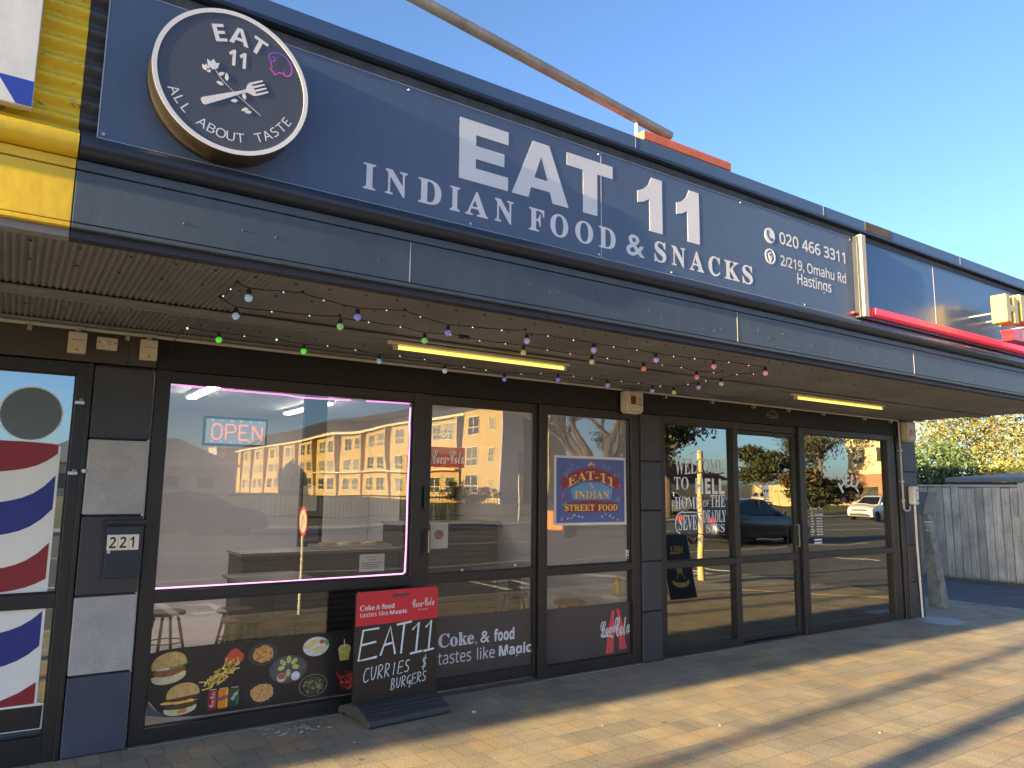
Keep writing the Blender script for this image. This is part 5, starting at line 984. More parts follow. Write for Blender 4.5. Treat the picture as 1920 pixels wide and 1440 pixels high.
dup(stl, (1.30, 2.3, 0), 0.3, 'brown stool near the pale left room wall')
def table(x, y, label):
    t = T('dining_table', label, 'table', (x, y, 0.012), group='pedestal tables inside the left shop')
    m = MB(); m.box(x-0.34, x+0.34, y-0.34, y+0.34, 0.735, 0.765); m.build('tabletop', M('table_top', (0.15, 0.12, 0.115), 0.3, var=0.1), t, bevel=0.006)
    m = MB(); m.box(x-0.05, x+0.05, y-0.05, y+0.05, 0.04, 0.734); m.build('pedestal', legm, t)
    m = MB(); m.box(x-0.22, x+0.22, y-0.22, y+0.22, 0.013, 0.039); m.build('foot_plate', legm, t, bevel=0.004)
table(2.08, 1.85, 'dark square pedestal table behind the large left window'); table(4.5, 1.35, 'dark square pedestal table behind the right pane')
slat = M('slat_wood', (0.075, 0.058, 0.054), 0.45, var=0.2, vscale=4)
def counter(x0, x1, y, h, label):
    t = T('counter', label, 'counter', ((x0+x1)/2, y, 0.012), group='dark slatted counters inside the left shop')
    m = MB(); m.box(x0, x1, y+0.03, y+0.55, 0.013, h-0.03); m.build('carcass', M('carcass_brown', (0.05, 0.04, 0.037), 0.6, var=0.2), t)
    m = MB(); z = 0.05
    while z < h-0.07: m.box(x0, x1, y, y+0.029, z, z+0.045); z += 0.062
    m.build('slat_front', slat, t)
    m = MB(); m.box(x0-0.02, x1+0.02, y-0.03, y+0.58, h-0.0295, h); m.build('worktop', M('worktop_grey', (0.24, 0.22, 0.21), 0.35, var=0.1), t, bevel=0.004)
counter(2.0, 3.72, 2.52, 0.92, 'low dark counter of horizontal slats behind the large left window'); counter(3.76, 5.04, 2.52, 1.19, 'tall dark counter of horizontal slats behind the sliding door')
t = T('food_display', 'row of steel trays of food on the low counter', 'food display', (3.2, 2.8, 0.92))
m = MB(); m.box(2.82, 3.68, 2.62, 3.0, 0.921, 0.96); m.build('tray_frame', steel, t, bevel=0.004)
for i in range(3):
    m = MB(); m.lathe([(0, 0.03), (0.09, 0.02), (0.11, 0)], (2.98+i*0.28, 2.8, 0.961), 'z', 16); m.build('food', M('tray_food', (0.42, 0.28, 0.10), 0.6, var=0.4, vscale=30), t)
t = T('dark_partition', 'dark narrow partition post with pinned papers behind the left window', 'partition', (2.85, 3.6, 0))
m = MB(); m.box(2.92, 3.20, 3.60, 3.68, 0.013, 2.69); m.build('board', M('partition_dark', (0.03, 0.03, 0.035), 0.5), t)
m = MB(); m.box(2.945, 3.11, 3.592, 3.599, 1.30, 1.60); m.build('paper', white_p, t)
m = MB(); m.box(2.95, 3.15, 3.592, 3.599, 0.95, 1.12)
m.build('vent_grille', M('vent_grey', (0.25, 0.22, 0.24), 0.5, bump=0.8, bscale=120), t)
t = T('drinks_fridge', 'glass fronted drinks fridge with rows of bottles behind the sliding door', 'fridge', (4.85, 3.6, 0.012))
m = MB(); m.box(4.50, 5.06, 3.62, 4.2, 0.013, 2.05); m.build('cabinet', M('fridge_dark', (0.05, 0.05, 0.055), 0.4), t, bevel=0.01)
m = MB(); m.box(4.52, 5.04, 3.606, 3.6195, 1.78, 2.03); m.build('sign_panel', M('fridge_red', (0.45, 0.03, 0.03), 0.4, emit=(0.6, 0.06, 0.04), estr=0.03), t)
m = MB()
for z in (1.15, 1.46):
    for i in range(7): m.lathe([(0.03, 0), (0.032, 0.10), (0.028, 0.14), (0.012, 0.19), (0.012, 0.23), (0, 0.23)], (4.56+i*0.072, 3.575, z), 'z', 8, mi=i % 3)
m.build('bottle_row', [M('bottle_green', (0.04, 0.14, 0.06), 0.2), M('bottle_dark', (0.03, 0.02, 0.015), 0.2), M('bottle_clear', (0.35, 0.4, 0.38), 0.2)], t, smooth=True)
m = MB()
for z in (1.13, 1.44): m.box(4.52, 5.04, 3.53, 3.62, z-0.012, z)
m.build('shelf', M('shelf_red', (0.5, 0.12, 0.10), 0.4), t)
t = T('menu_sheet', 'white menu sheet with a food picture behind the sliding door glass', 'menu sheet', (2.88, 0.09, 1.1))
m = MB(); m.box(2.82, 2.98, 0.08, 0.083, 1.115, 1.315); m.build('paper', white_p, t)
m = MB(); m.disc(2.895, 1.225, 0.042, 0.038, 0.078, 0.0795, 18); m.build('picture', crisp, t)
def room_lamp(x, y0, y1, label):
    t = T('ceiling_lamp', label, 'ceiling lamp', (x, (y0+y1)/2, 2.68), group='strip lamps on the ceiling inside the left shop')
    m = MB(); m.box(x-0.06, x+0.06, y0, y1, 2.655, 2.698); m.build('lamp_body', white_p, t, bevel=0.004)
    m = MB(); m.box(x-0.045, x+0.045, y0+0.02, y1-0.02, 2.635, 2.654); m.build('lamp_tube', emit_mat('room_glow', (1.0, 0.92, 0.86), 8.0), t)
room_lamp(1.75, 2.6, 4.4, 'lit strip lamp on the room ceiling near the left wall'); room_lamp(3.3, 3.8, 5.6, 'lit strip lamp on the room ceiling towards the back')
t = T('sauce_bottle', 'yellow sauce bottle standing behind the lower right pane', 'bottle', (4.87, 0.3, 0.012))
MB().lathe([(0.0, 0.0), (0.035, 0.0), (0.035, 0.13), (0.02, 0.16), (0.0, 0.16)], (4.93, 0.22, 0.60), 'z', 16).build('body', M('mustard', (0.55, 0.38, 0.03), 0.35), t, smooth=True)
MB().lathe([(0.02, 0.0), (0.012, 0.02), (0.006, 0.06), (0, 0.062)], (4.93, 0.22, 0.76), 'z', 12).build('nozzle', M('mustard', (0.55, 0.38, 0.03), 0.35), t, smooth=True)
m = MB(); m.box(4.84, 5.03, 0.13, 0.34, 0.57, 0.599); m.build('ledge', white_p, t)

# ------------------------------------------------------------------ right of the shops: fence, gate post, roof, trees
plank = vary(M('weathered_plank', (0.50, 0.44, 0.35), 0.85, var=0.3, vscale=3, bump=0.3, bscale=60, fine=0.2), 0.72, 1.15, (60, 60, 2.2))
fence = T('plank_fence', 'weathered grey upright plank fence across the driveway', 'fence', (15.45, 1.9, 0))
y = 0.92
while y < 3.6:
    wd = 0.148+rnd.uniform(-0.006, 0.006); m = MB(); dx = rnd.uniform(-0.008, 0.008); zt2 = 1.72+rnd.uniform(-0.02, 0.012); ln = rnd.uniform(-0.008, 0.008)
    m.prism([(y+0.006, -0.01), (y+wd-0.006, -0.01), (y+wd-0.006+ln, zt2), (y+0.006+ln, zt2)], 15.40+dx, 15.425+dx, 'x'); m.build('plank', plank, fence, bevel=0.003); y += wd
m = MB(); m.box(15.37, 15.47, 0.9, 3.6, 1.735, 1.77); m.build('cap_rail', plank, fence, bevel=0.004)
m = MB(); m.box(15.36, 15.48, 0.78, 0.905, -0.02, 1.80); m.build('post', plank, fence, bevel=0.006)
m = MB(); m.prism([(0.93, 1.20), (1.0, 1.22), (0.96, 1.66), (0.90, 1.66)], 15.34, 15.362, 'x'); m.build('brace', plank, fence, bevel=0.003)
sf = T('board_fence', 'darker brown grey fence of level boards right of the plank fence', 'fence', (15.5, -0.4, 0))
for k in range(9): m = MB(); m.box(15.46, 15.49, -2.5, 0.775, 0.02+k*0.19, 0.02+k*0.19+0.175); m.build('board', M('brown_board', (0.14, 0.125, 0.11), 0.85, var=0.3, vscale=5, bump=0.3, bscale=50), sf, bevel=0.004)
m = MB(); m.box(15.495, 15.57, -2.5, -2.42, -0.02, 1.74); m.box(15.495, 15.57, 0.6, 0.68, -0.02, 1.74); m.build('post', plank, sf)
gp = T('gate_post', 'mossy leaning concrete gate post with mailbox and number 217', 'gate post', (11.15, 0.36, 0))
cpost = M('mossy_concrete', (0.24, 0.235, 0.20), 0.9, var=0.5, vscale=9, bump=0.5, bscale=50, fine=0.2)
m = MB(); m.prism([(0.22, -0.02), (0.43, -0.02), (0.44, 0.6), (0.455, 1.30), (0.36, 1.30), (0.29, 0.6)], 11.05, 11.22, 'x'); m.build('post', cpost, gp, bevel=0.012)
m = MB(); m.prism([(0.40, 1.28), (0.52, 1.28), (0.50, 1.62), (0.29, 1.62), (0.36, 1.45)], 10.99, 11.24, 'x'); m.build('mailbox', M('mail_grey', (0.20, 0.23, 0.25), 0.5, 0.2, var=0.2), gp, bevel=0.006)
m = MB(); text_into(m, '217', 0.30, 0.40, 1.06, 1.16, 0, 'serif', mirror=True, fn=lambda X, Z: (11.0465, X, Z)); m.build('number', dw, gp, fix=False)
m = MB(); m.box(11.044, 11.048, 0.30, 0.41, 1.175, 1.20); m.build('plate', dw, gp)
rf = T('garden_shed', 'low shed with dark iron roof edge showing over the plank fence', 'shed', (18.5, 1.0, 0))
m = MB(); m.box(17.8, 20.5, -0.6, 3.3, -0.1, 1.84); m.build('wall', M('shed_wall', (0.12, 0.13, 0.13), 0.8, var=0.2), rf)
m = MB(); m.prism([(17.6, 1.86), (20.7, 2.05), (20.7, 2.12), (17.6, 1.95)], -0.8, 3.25, 'y'); m.build('roof', M('shed_roof', (0.09, 0.10, 0.11), 0.5, var=0.3), rf)

bark = M('bark', (0.13, 0.10, 0.075), 0.9, var=0.4, vscale=6, bump=0.8, bscale=18)
pale_bark = M('pale_bark', (0.075, 0.06, 0.045), 0.85, var=0.6, vscale=3, bump=0.6, bscale=14)
def branch(mb, p, d, l, r, depth, r_, up=0.25, spread=0.55, n=6, tips=None):
    pts = [Vector(p)]; d = Vector(d).normalized()
    for i in range(4):
        d = (d+Vector((r_.gauss(0, 0.14), r_.gauss(0, 0.14), r_.gauss(0.03, 0.10)))).normalized(); pts.append(pts[-1]+d*(l/4))
    mb.tube(pts, r, n, r1=r*0.55, caps=False)
    if tips is not None and depth <= 1: tips.append(pts[-1]); tips.append(pts[2])
    if depth <= 0: return
    for k in range(r_.choice([2, 3, 3])):
        o = Vector((r_.gauss(0, 1), r_.gauss(0, 1), r_.gauss(0, 0.6))).normalized()
        branch(mb, pts[-1 if k < 2 else 2], d*(1-spread)+o*spread+Vector((0, 0, up)), l*r_.uniform(0.6, 0.82), r*0.55, depth-1, r_, up, spread, max(4, n-1), tips)
def leaf_cloud(mb, blobs, count, size, r_, flat=0.5, shell=0.55, elong=1.5):
    vol = [b[1][0]*b[1][1]*b[1][2] for b in blobs]; tot = sum(v**0.75 for v in vol)
    for (c, rr), v in zip(blobs, vol):
        k = int(count*v**0.75/tot)
        # clumps inside each lobe leave gaps between them
        cl = []
        for i in range(max(6, k//26)):
            while True:
                q = Vector((r_.uniform(-1, 1), r_.uniform(-1, 1), r_.uniform(-1, 1)))
                if shell*0.55 < q.length < 1: break
            cl.append(q)
        for i in range(k):
            b = r_.choice(cl); s_ = 0.20
            p = Vector((b.x+r_.gauss(0, s_), b.y+r_.gauss(0, s_), b.z+r_.gauss(0, s_*0.7)))
            P_ = Vector((c[0]+p.x*rr[0], c[1]+p.y*rr[1], c[2]+p.z*rr[2]))
            nrm = (Vector((r_.gauss(0, 1), r_.gauss(0, 1), r_.gauss(0, 1)))+p*flat).normalized(); a = nrm.orthogonal().normalized(); a = (a*math.cos(i)+nrm.cross(a)*math.sin(i)); bb = nrm.cross(a)
            s2 = size*r_.uniform(0.6, 1.3)
            mb.add([P_-a*s2*elong, P_-bb*s2*0.6+a*s2*0.1, P_+a*s2*elong, P_+bb*s2*0.6+a*s2*0.1], [(0, 1, 2, 3)])
def tree(name, label, cat, loc, h, tr, blobs, count, size, lm, seed, group=None, bk=bark, limbs=5, trunk_h=None):
    r_ = random.Random(seed); t = T(name, label, cat, loc, group)
    th = trunk_h or h*0.4; x, y, z = loc
    m = MB(); pts = [(x, y, z-0.1), (x+r_.gauss(0, tr*0.4), y+r_.gauss(0, tr*0.4), z+th*0.5), (x+r_.gauss(0, tr*0.6), y+r_.gauss(0, tr*0.6), z+th)]
    m.tube([Vector(p) for p in pts], tr, 9, r1=tr*0.7)
    m.build('trunk', bk, t, smooth=True)
    m = MB()
    for k in range(limbs):
        b = blobs[k % len(blobs)]; tgt = Vector(b[0])+Vector((r_.gauss(0, b[1][0]*0.3), r_.gauss(0, b[1][1]*0.3), 0)); s_ = Vector(pts[2]) if k % 2 else Vector(pts[1]).lerp(Vector(pts[2]), 0.6)
        mid = s_.lerp(tgt, 0.5)+Vector((0, 0, -0.05*h)); m.tube([s_, mid, tgt], tr*0.5, 6, r1=tr*0.12)
    m.build('limb', bk, t, smooth=True)
    m = MB(); leaf_cloud(m, blobs, count, size, r_); m.build('crown', lm, t, fix=False)
    return t
golden = leaf_mat('leaf_golden', (0.065, 0.072, 0.02), (0.235, 0.22, 0.075), 0.28)
dkgreen = leaf_mat('leaf_dark_green', (0.032, 0.060, 0.028), (0.085, 0.125, 0.05), 0.18)
olive = leaf_mat('leaf_olive', (0.055, 0.075, 0.022), (0.14, 0.15, 0.05), 0.22)
dull = leaf_mat('leaf_dull', (0.028, 0.035, 0.018), (0.075, 0.08, 0.035), 0.15)
russet = leaf_mat('leaf_russet', (0.065, 0.045, 0.022), (0.12, 0.085, 0.035), 0.2)
tree('golden_tree', 'tall golden yellow leafy tree beyond the plank fence', 'tree', (32, 7.0, -0.1), 7.5, 0.22, [((31, 8.2, 4.6), (2.0, 2.6, 2.1)), ((32, 5.2, 4.4), (2.0, 2.2, 2.0)), ((33, 10.5, 3.9), (2.0, 2.2, 1.8)), ((31.5, 6.6, 3.0), (1.8, 2.6, 1.4)), ((33, 2.6, 4.8), (2.0, 2.2, 1.9))], 26000, 0.056, golden, 3)
tree('evergreen_shrub', 'dark green bushy tree left of the golden foliage behind the fence', 'tree', (20.0, 4.6, -0.1), 3.1, 0.1, [((20, 4.75, 2.35), (0.75, 0.72, 0.62)), ((20.2, 4.1, 2.0), (0.7, 0.6, 0.7)), ((20, 5.2, 1.7), (0.6, 0.6, 0.8)), ((20.1, 4.4, 1.4), (0.8, 1.0, 0.6))], 9000, 0.042, dkgreen, 5)
tree('grey_green_tree', 'grey green leafy tree right of the golden foliage behind the shed', 'tree', (23.0, 2.3, -0.1), 4.2, 0.12, [((22.6, 2.1, 2.9), (0.9, 1.0, 0.75)), ((22.8, 2.9, 2.3), (0.8, 0.9, 0.7)), ((22.6, 1.1, 2.8), (0.8, 0.9, 0.8)), ((22.8, 2.0, 2.0), (0.9, 1.5, 0.6))], 10000, 0.05, olive, 7)
tree('lit_shrub', 'small bright yellow green shrub between the dark bushy tree and the shed', 'shrub', (24.5, 5.3, -0.1), 2.6, 0.06, [((24.5, 5.0, 2.1), (0.5, 0.6, 0.45)), ((24.5, 4.2, 1.8), (0.5, 0.6, 0.5))], 2600, 0.05, leaf_mat('leaf_lime', (0.20, 0.21, 0.04), (0.40, 0.36, 0.09), 0.3), 9)

# ------------------------------------------------------------------ the street behind the camera, seen in the panes
bwall = M('cream_render', (0.43, 0.305, 0.125), 0.8, var=0.08, vscale=0.3)
bgr = M('shade_grey_render', (0.42, 0.39, 0.36), 0.8, var=0.1, vscale=0.3)  # grey shade put into the colour of walls turned from the sun
wfr = M('window_white', (0.62, 0.55, 0.40), 0.5, var=0.05); pane = vary(M('far_pane', (0.10, 0.105, 0.095), 0.12, var=0.3, vscale=0.4), 0.15, 2.2)
troof = M('dark_roof', (0.055, 0.055, 0.06), 0.7, var=0.25, vscale=0.5)
ap = T('apartment_block', 'long three storey cream block across the road with fins between its windows', 'apartment block', (45, -108, -0.1))
X0 = 42.0
m = MB(); m.box(X0, 54, -168, -66.5, -0.1, 9.6); m.build('wall', bwall, ap)
m = MB(); m.prism([(41.2, 9.6), (48, 13.2), (54.8, 9.6)], -168.5, -66, 'y'); m.build('roof', troof, ap)
m = MB(); m.box(41.15, 41.45, -168.5, -65.4, 9.45, 9.75); m.build('gutter', wfr, ap)
m = MB(); m.box(40.6, X0-0.003, -112, -66, 3.55, 3.75); m.build('canopy', wfr, ap)
wf = None
def add_window(parent, x, y, z, w_, h_, first=[None]):
    """window in a wall facing -x"""
    if first[0] is None or first[0].parent is not parent or abs(first[0]['w']-w_) > 0.01 or abs(first[0]['h']-h_) > 0.01:
        m = MB(); t_ = 0.09
        m.box(-0.05, 0.02, -w_/2, w_/2, 0, t_); m.box(-0.05, 0.02, -w_/2, w_/2, h_-t_, h_); m.box(-0.05, 0.02, -w_/2, -w_/2+t_, t_, h_-t_); m.box(-0.05, 0.02, w_/2-t_, w_/2, t_, h_-t_); m.box(-0.05, 0.02, -t_/2, t_/2, t_, h_-t_); m.box(-0.045, 0.02, -w_/2+t_, w_/2-t_, h_*0.36, h_*0.36+t_*0.8)
        f = m.build('window', wfr, parent); f['w'] = w_; f['h'] = h_
        m = MB(); m.box(-0.02, -0.012, -w_/2+0.05, w_/2-0.05, 0.05, h_-0.05); m.build('pane', pane, f, local=True)
        first[0] = f
    else:
        f = first[0].copy(); COL.objects.link(f)
        for ch in first[0].children: c = ch.copy(); COL.objects.link(c); c.parent = f
    f.location = (x, y, z)
bay = 9.6
for b in range(10):
    yc = -71.5-b*bay
    for fl_ in range(3):
        for dy in (-1.9, 1.9): add_window(ap, X0-0.02, yc+dy, 0.9+fl_*3.1, 2.5, 1.9)
for b in range(11):
    yy = -66.7-b*bay; m = MB(); m.prism([(X0-0.003, -0.1), (X0-0.003, 9.4), (X0-0.9, 9.4), (X0-0.3, 0.0)], yy-0.25, yy+0.25, 'y'); m.build('fin', bwall, ap)
wg = T('apartment_wing', 'cream end wing of the block across the road with a shaded grey gable', 'apartment block', (46, -66, -0.1))
m = MB(); m.box(41.2, 44.2, -65.3, -58.2, -0.1, 9.9); m.build('wall', bwall, wg)
m = MB(); m.box(41.21, 44.19, -58.197, -57.9, -0.1, 9.9); m.build('gable_wall', bgr, wg)  # shaded end of the cream wing, its shade painted as grey
for fl_ in range(3): add_window(wg, 41.18, -63.1, 0.9+fl_*3.1, 2.6, 2.1)
for fl_ in range(3): add_window(wg, 41.18, -59.6, 1.2+fl_*3.1, 0.9, 1.5)
m = MB(); m.box(46, 48.5, -65, -56.3, -0.1, 9.6); m.build('far_wing', bwall, wg)
for fl_ in range(3): add_window(wg, 45.98, -58.4, 0.9+fl_*3.1, 2.0, 2.0)
m = MB(); m.box(40.9, 44.5, -65.6, -57.6, 9.905, 10.1); m.build('roof', troof, wg)
tw = T('stair_tower', 'shaded grey flat topped stair tower at the far end of the cream block', 'tower', (37, -154, -0.1))
m = MB(); m.box(37.4, 42.6, -176, -168.6, -0.1, 10.4); m.build('wall', bgr, tw)
m = MB(); m.box(37.2, 37.4, -168.9, -168.6, -0.1, 10.4); m.box(38.6, 38.8, -168.55, -168.4, -0.1, 10.4); m.build('edge_trim', wfr, tw)
hl = T('low_hall', 'low shaded grey hall with a pale hipped roof left of the stair tower', 'hall', (20, -126, -0.1))
m = MB(); m.box(2, 30, -136, -121, -0.1, 5.0); m.build('wall', bgr, hl)
m = MB(); vs = [(1, -137, 5), (31, -137, 5), (31, -120, 5), (1, -120, 5), (9, -128.5, 9.3), (23, -128.5, 9.3)]; m.add(vs, [(0, 1, 5, 4), (1, 2, 5), (2, 3, 4, 5), (3, 0, 4), (3, 2, 1, 0)]); m.build('roof', M('pale_roof', (0.28, 0.29, 0.28), 0.5, var=0.1), hl)
m = MB(); m.box(1, 31, -120.2, -119.9, 4.6, 5.02); m.build('gutter', wfr, hl)
for k in range(5): m = MB(); m.box(5+k*5, 7.2+k*5, -120.98, -120.9, 1.0, 3.0); m.build('window', pane, hl)
# house far right with lit upper storey
hr = T('far_house', 'sunlit cream house with brick lower storey beyond the tall trees', 'house', (115, -62, -0.1))
m = MB(); m.box(110, 122, -62.5, -54.5, 4.6, 10.5); m.build('upper_wall', M('cream_wall', (0.72, 0.60, 0.36), 0.8), hr)
m = MB(); m.box(110.1, 122, -62.4, -54.6, -0.1, 4.597); m.build('lower_wall', M('brick_wall', (0.30, 0.15, 0.10), 0.8), hr)
m = MB(); m.prism([(109, 10.5), (116, 13.5), (123, 10.5)], -63.3, -53.7, 'y'); m.build('roof', troof, hr)
for yy in (-60.5, -57): m = MB(); m.box(109.93, 109.99, yy-1, yy+1, 6.2, 8.4); m.build('window', pane, hr)
hs2 = T('red_roof_house', 'low house with a dull red roof behind the pale fence', 'house', (76, -72, -0.1))
m = MB(); m.box(70, 84, -78, -66, -0.1, 3.0); m.build('wall', bgr, hs2)
m = MB(); m.prism([(69, 3.0), (77, 5.4), (85, 3.0)], -79, -65, 'y'); m.build('roof', M('red_roof', (0.24, 0.09, 0.06), 0.7, var=0.2), hs2)
# pale fence, street signs, posts
pf = T('pale_fence', 'long pale yellow sunlit board fence across the road', 'fence', (76, -54, -0.1))
p0, p1 = Vector((66, -63, 0)), Vector((88, -45, 0)); dd = (p1-p0); nB = 44
for i in range(nB):
    a = p0+dd*(i/nB); b = p0+dd*((i+0.93)/nB); nn = Vector((-dd.y, dd.x, 0)).normalized()*0.05; hh = 2.3+0.06*math.sin(i*1.7)
    m = MB(); m.add([a-nn, b-nn, b+nn, a+nn]+[v+Vector((0, 0, hh)) for v in (a-nn, b-nn, b+nn, a+nn)], [(0, 3, 2, 1), (4, 5, 6, 7), (0, 1, 5, 4), (1, 2, 6, 5), (2, 3, 7, 6), (3, 0, 4, 7)]); m.build('board', M('pale_board', (0.62, 0.50, 0.28), 0.8, var=0.12, vscale=1), pf)
sp = T('road_sign', 'small round red ringed road sign on a white pole by the kerb', 'road sign', (3.18, -4.15, 0))
m = MB(); m.tube([(3.18, -4.15, 0), (3.18, -4.15, 0.98)], 0.022, 8); m.build('pole', white_p, sp)
def xdisc(r, x0_, x1_, cz): return MB().lathe([(0, x0_), (r, x0_), (r, x1_), (0, x1_)], (3.18, -4.15, cz), 'x', 32)
xdisc(0.18, -0.004, 0.004, 1.15).build('red_ring', M('ring_red', (0.5, 0.03, 0.03), 0.4), sp); xdisc(0.138, -0.0052, 0.0052, 1.15).build('face', white_p, sp)
m = MB()
for s_ in (-1, 1):
    q = bez((-0.045, -0.08), (-0.045, 0.10), (0.045, 0.10), (0.045, -0.02)); n0 = len(m.v)
    for i, (a, b) in enumerate(q): m.v += [(3.18+s_*0.0062, -4.15+a-0.012, 1.15+b), (3.18+s_*0.0062, -4.15+a+0.012, 1.15+b)]
    for i in range(len(q)-1): m.f.append([n0+2*i, n0+2*i+1, n0+2*i+3, n0+2*i+2]); m.m.append(0)
m.build('symbol', blackp, sp, fix=False)
b2 = T('street_sign', 'blue street sign on a thin white pole across the road', 'street sign', (22, -26.5, -0.1))
m = MB(); m.tube([(22, -26.5, -0.1), (22, -26.5, 3.5)], 0.03, 8); m.build('pole', white_p, b2)
m = MB(); m.box(21.75, 22.25, -26.47, -26.44, 2.7, 3.45); m.box(21.78, 22.2, -26.47, -26.44, 2.25, 2.66); m.build('plate', M('sign_blue', (0.02, 0.05, 0.28), 0.5), b2)
m = MB(); m.tube([(10.55, -4.1, 0), (10.57, -4.09, 2.33)], 0.055, 14)
tag(m.build('timber_post', M('timber_post', (0.50, 0.38, 0.20), 0.8, var=0.2, vscale=4), smooth=True), 'short stout sunlit timber post at the kerb, seen in the first dark pane', 'post')
bb = T('sandwich_board', 'black folding board with gold skull emblem, at the kerb side of the pavement', 'sandwich board', (8.5, -2.85, 0))
for s_ in (-1, 1):
    m = MB(); yA, yB = -2.85+s_*0.22, -2.85+s_*0.02
    m.add([(8.22, yA, 0.0), (8.80, yA, 0.0), (8.80, yB, 0.92), (8.22, yB, 0.92), (8.22, yA+0.02*s_, 0.0), (8.80, yA+0.02*s_, 0.0), (8.80, yB+0.02*s_, 0.92), (8.22, yB+0.02*s_, 0.92)], [(0, 1, 2, 3), (7, 6, 5, 4), (0, 4, 5, 1), (1, 5, 6, 2), (2, 6, 7, 3), (3, 7, 4, 0)]); m.build('panel', blackp, bb)
slope = lambda X, Z: (2*8.51-X, -2.85+0.22+0.0225-0.2*Z/0.92, Z)
bgold = M('board_gold', (0.95, 0.72, 0.22), 0.5, var=0)
m = MB(); text_into(m, 'HELL', 8.37, 8.65, 0.64, 0.76, 0, 'bold', offset=0.02, fn=slope)
m.add([slope(*q) for q in blob(8.51, 0.45, 0.07, 0.075)], [list(range(26))]); m.add([slope(*q) for q in [(8.46, 0.36), (8.56, 0.36), (8.56, 0.42), (8.46, 0.42)]], [(0, 1, 2, 3)])
m.add([slope(*q) for q in [(8.33, 0.27), (8.42, 0.23), (8.60, 0.23), (8.69, 0.27), (8.69, 0.21), (8.60, 0.16), (8.42, 0.16), (8.33, 0.21)]], [list(range(8))])
for a, b in (((8.42, 0.28), (8.48, 0.37)), ((8.60, 0.28), (8.54, 0.37))): stroke_into(m, [a, b], 0.014, 0, 0, fn=slope)
m.build('emblem', bgold, bb, fix=False)

# cars: body from a side outline with rounded flanks, glasshouse, wheels, lamps
tyre = M('tyre', (0.012, 0.012, 0.012), 0.7, var=0); rimm = M('alloy', (0.55, 0.55, 0.56), 0.3, 0.8, var=0); cg = M('car_glass', (0.012, 0.015, 0.018), 0.05, var=0, spec=0.8)
lampw = M('lamp_clear', (0.75, 0.75, 0.72), 0.1, var=0, emit=(1, 0.95, 0.85), estr=0.05); lampr = M('lamp_red', (0.40, 0.015, 0.015), 0.15, var=0)
OUT = {
 'sedan': dict(L=4.8, W=1.82, body=[(-2.38, 0.35), (-2.40, 0.62), (-2.32, 0.92), (-2.25, 0.98), (-1.55, 1.02), (-0.9, 0.98), (0.95, 0.95), (1.5, 0.90), (2.1, 0.80), (2.35, 0.66), (2.40, 0.45), (2.35, 0.24), (2.0, 0.20), (-2.1, 0.22)],
     roof=[(-1.75, 0.98), (-0.95, 1.38), (-0.35, 1.46), (0.25, 1.42), (1.15, 0.94)], wh=(-1.4, 1.4), wr=0.33),
 'suv': dict(L=4.35, W=1.80, body=[(-2.15, 0.35), (-2.18, 0.75), (-2.12, 1.05), (-1.2, 1.06), (0.85, 1.02), (1.5, 0.96), (1.95, 0.84), (2.12, 0.70), (2.18, 0.45), (2.1, 0.24), (1.8, 0.20), (-1.9, 0.22)],
     roof=[(-2.08, 1.03), (-1.75, 1.45), (-1.2, 1.56), (-0.1, 1.56), (0.35, 1.48), (1.05, 1.00)], wh=(-1.3, 1.32), wr=0.34),
 'hatch': dict(L=4.0, W=1.72, body=[(-1.98, 0.32), (-2.0, 0.65), (-1.95, 0.95), (-1.2, 0.97), (0.85, 0.93), (1.5, 0.85), (1.85, 0.70), (2.0, 0.50), (1.95, 0.24), (1.7, 0.2), (-1.75, 0.2)],
     roof=[(-1.92, 0.94), (-1.6, 1.38), (-1.0, 1.48), (-0.1, 1.47), (0.3, 1.40), (1.05, 0.92)], wh=(-1.25, 1.25), wr=0.31)}
def slab(outline, W, insets, cz):
    """outline swept across the width; insets: (fraction of half width, shrink in x, shrink in z)"""
    m = MB(); n = len(outline); vs = []
    for f, sx, sz in insets: vs += [(x*sx, f*W/2, cz+(z-cz)*sz) for x, z in outline]
    k = len(insets); fs = []
    for i in range(k-1):
        for j in range(n): fs.append((i*n+j, i*n+(j+1) % n, (i+1)*n+(j+1) % n, (i+1)*n+j))
    fs += [list(range(n)), list(range((k-1)*n, k*n))[::-1]]; return m.add(vs, fs)
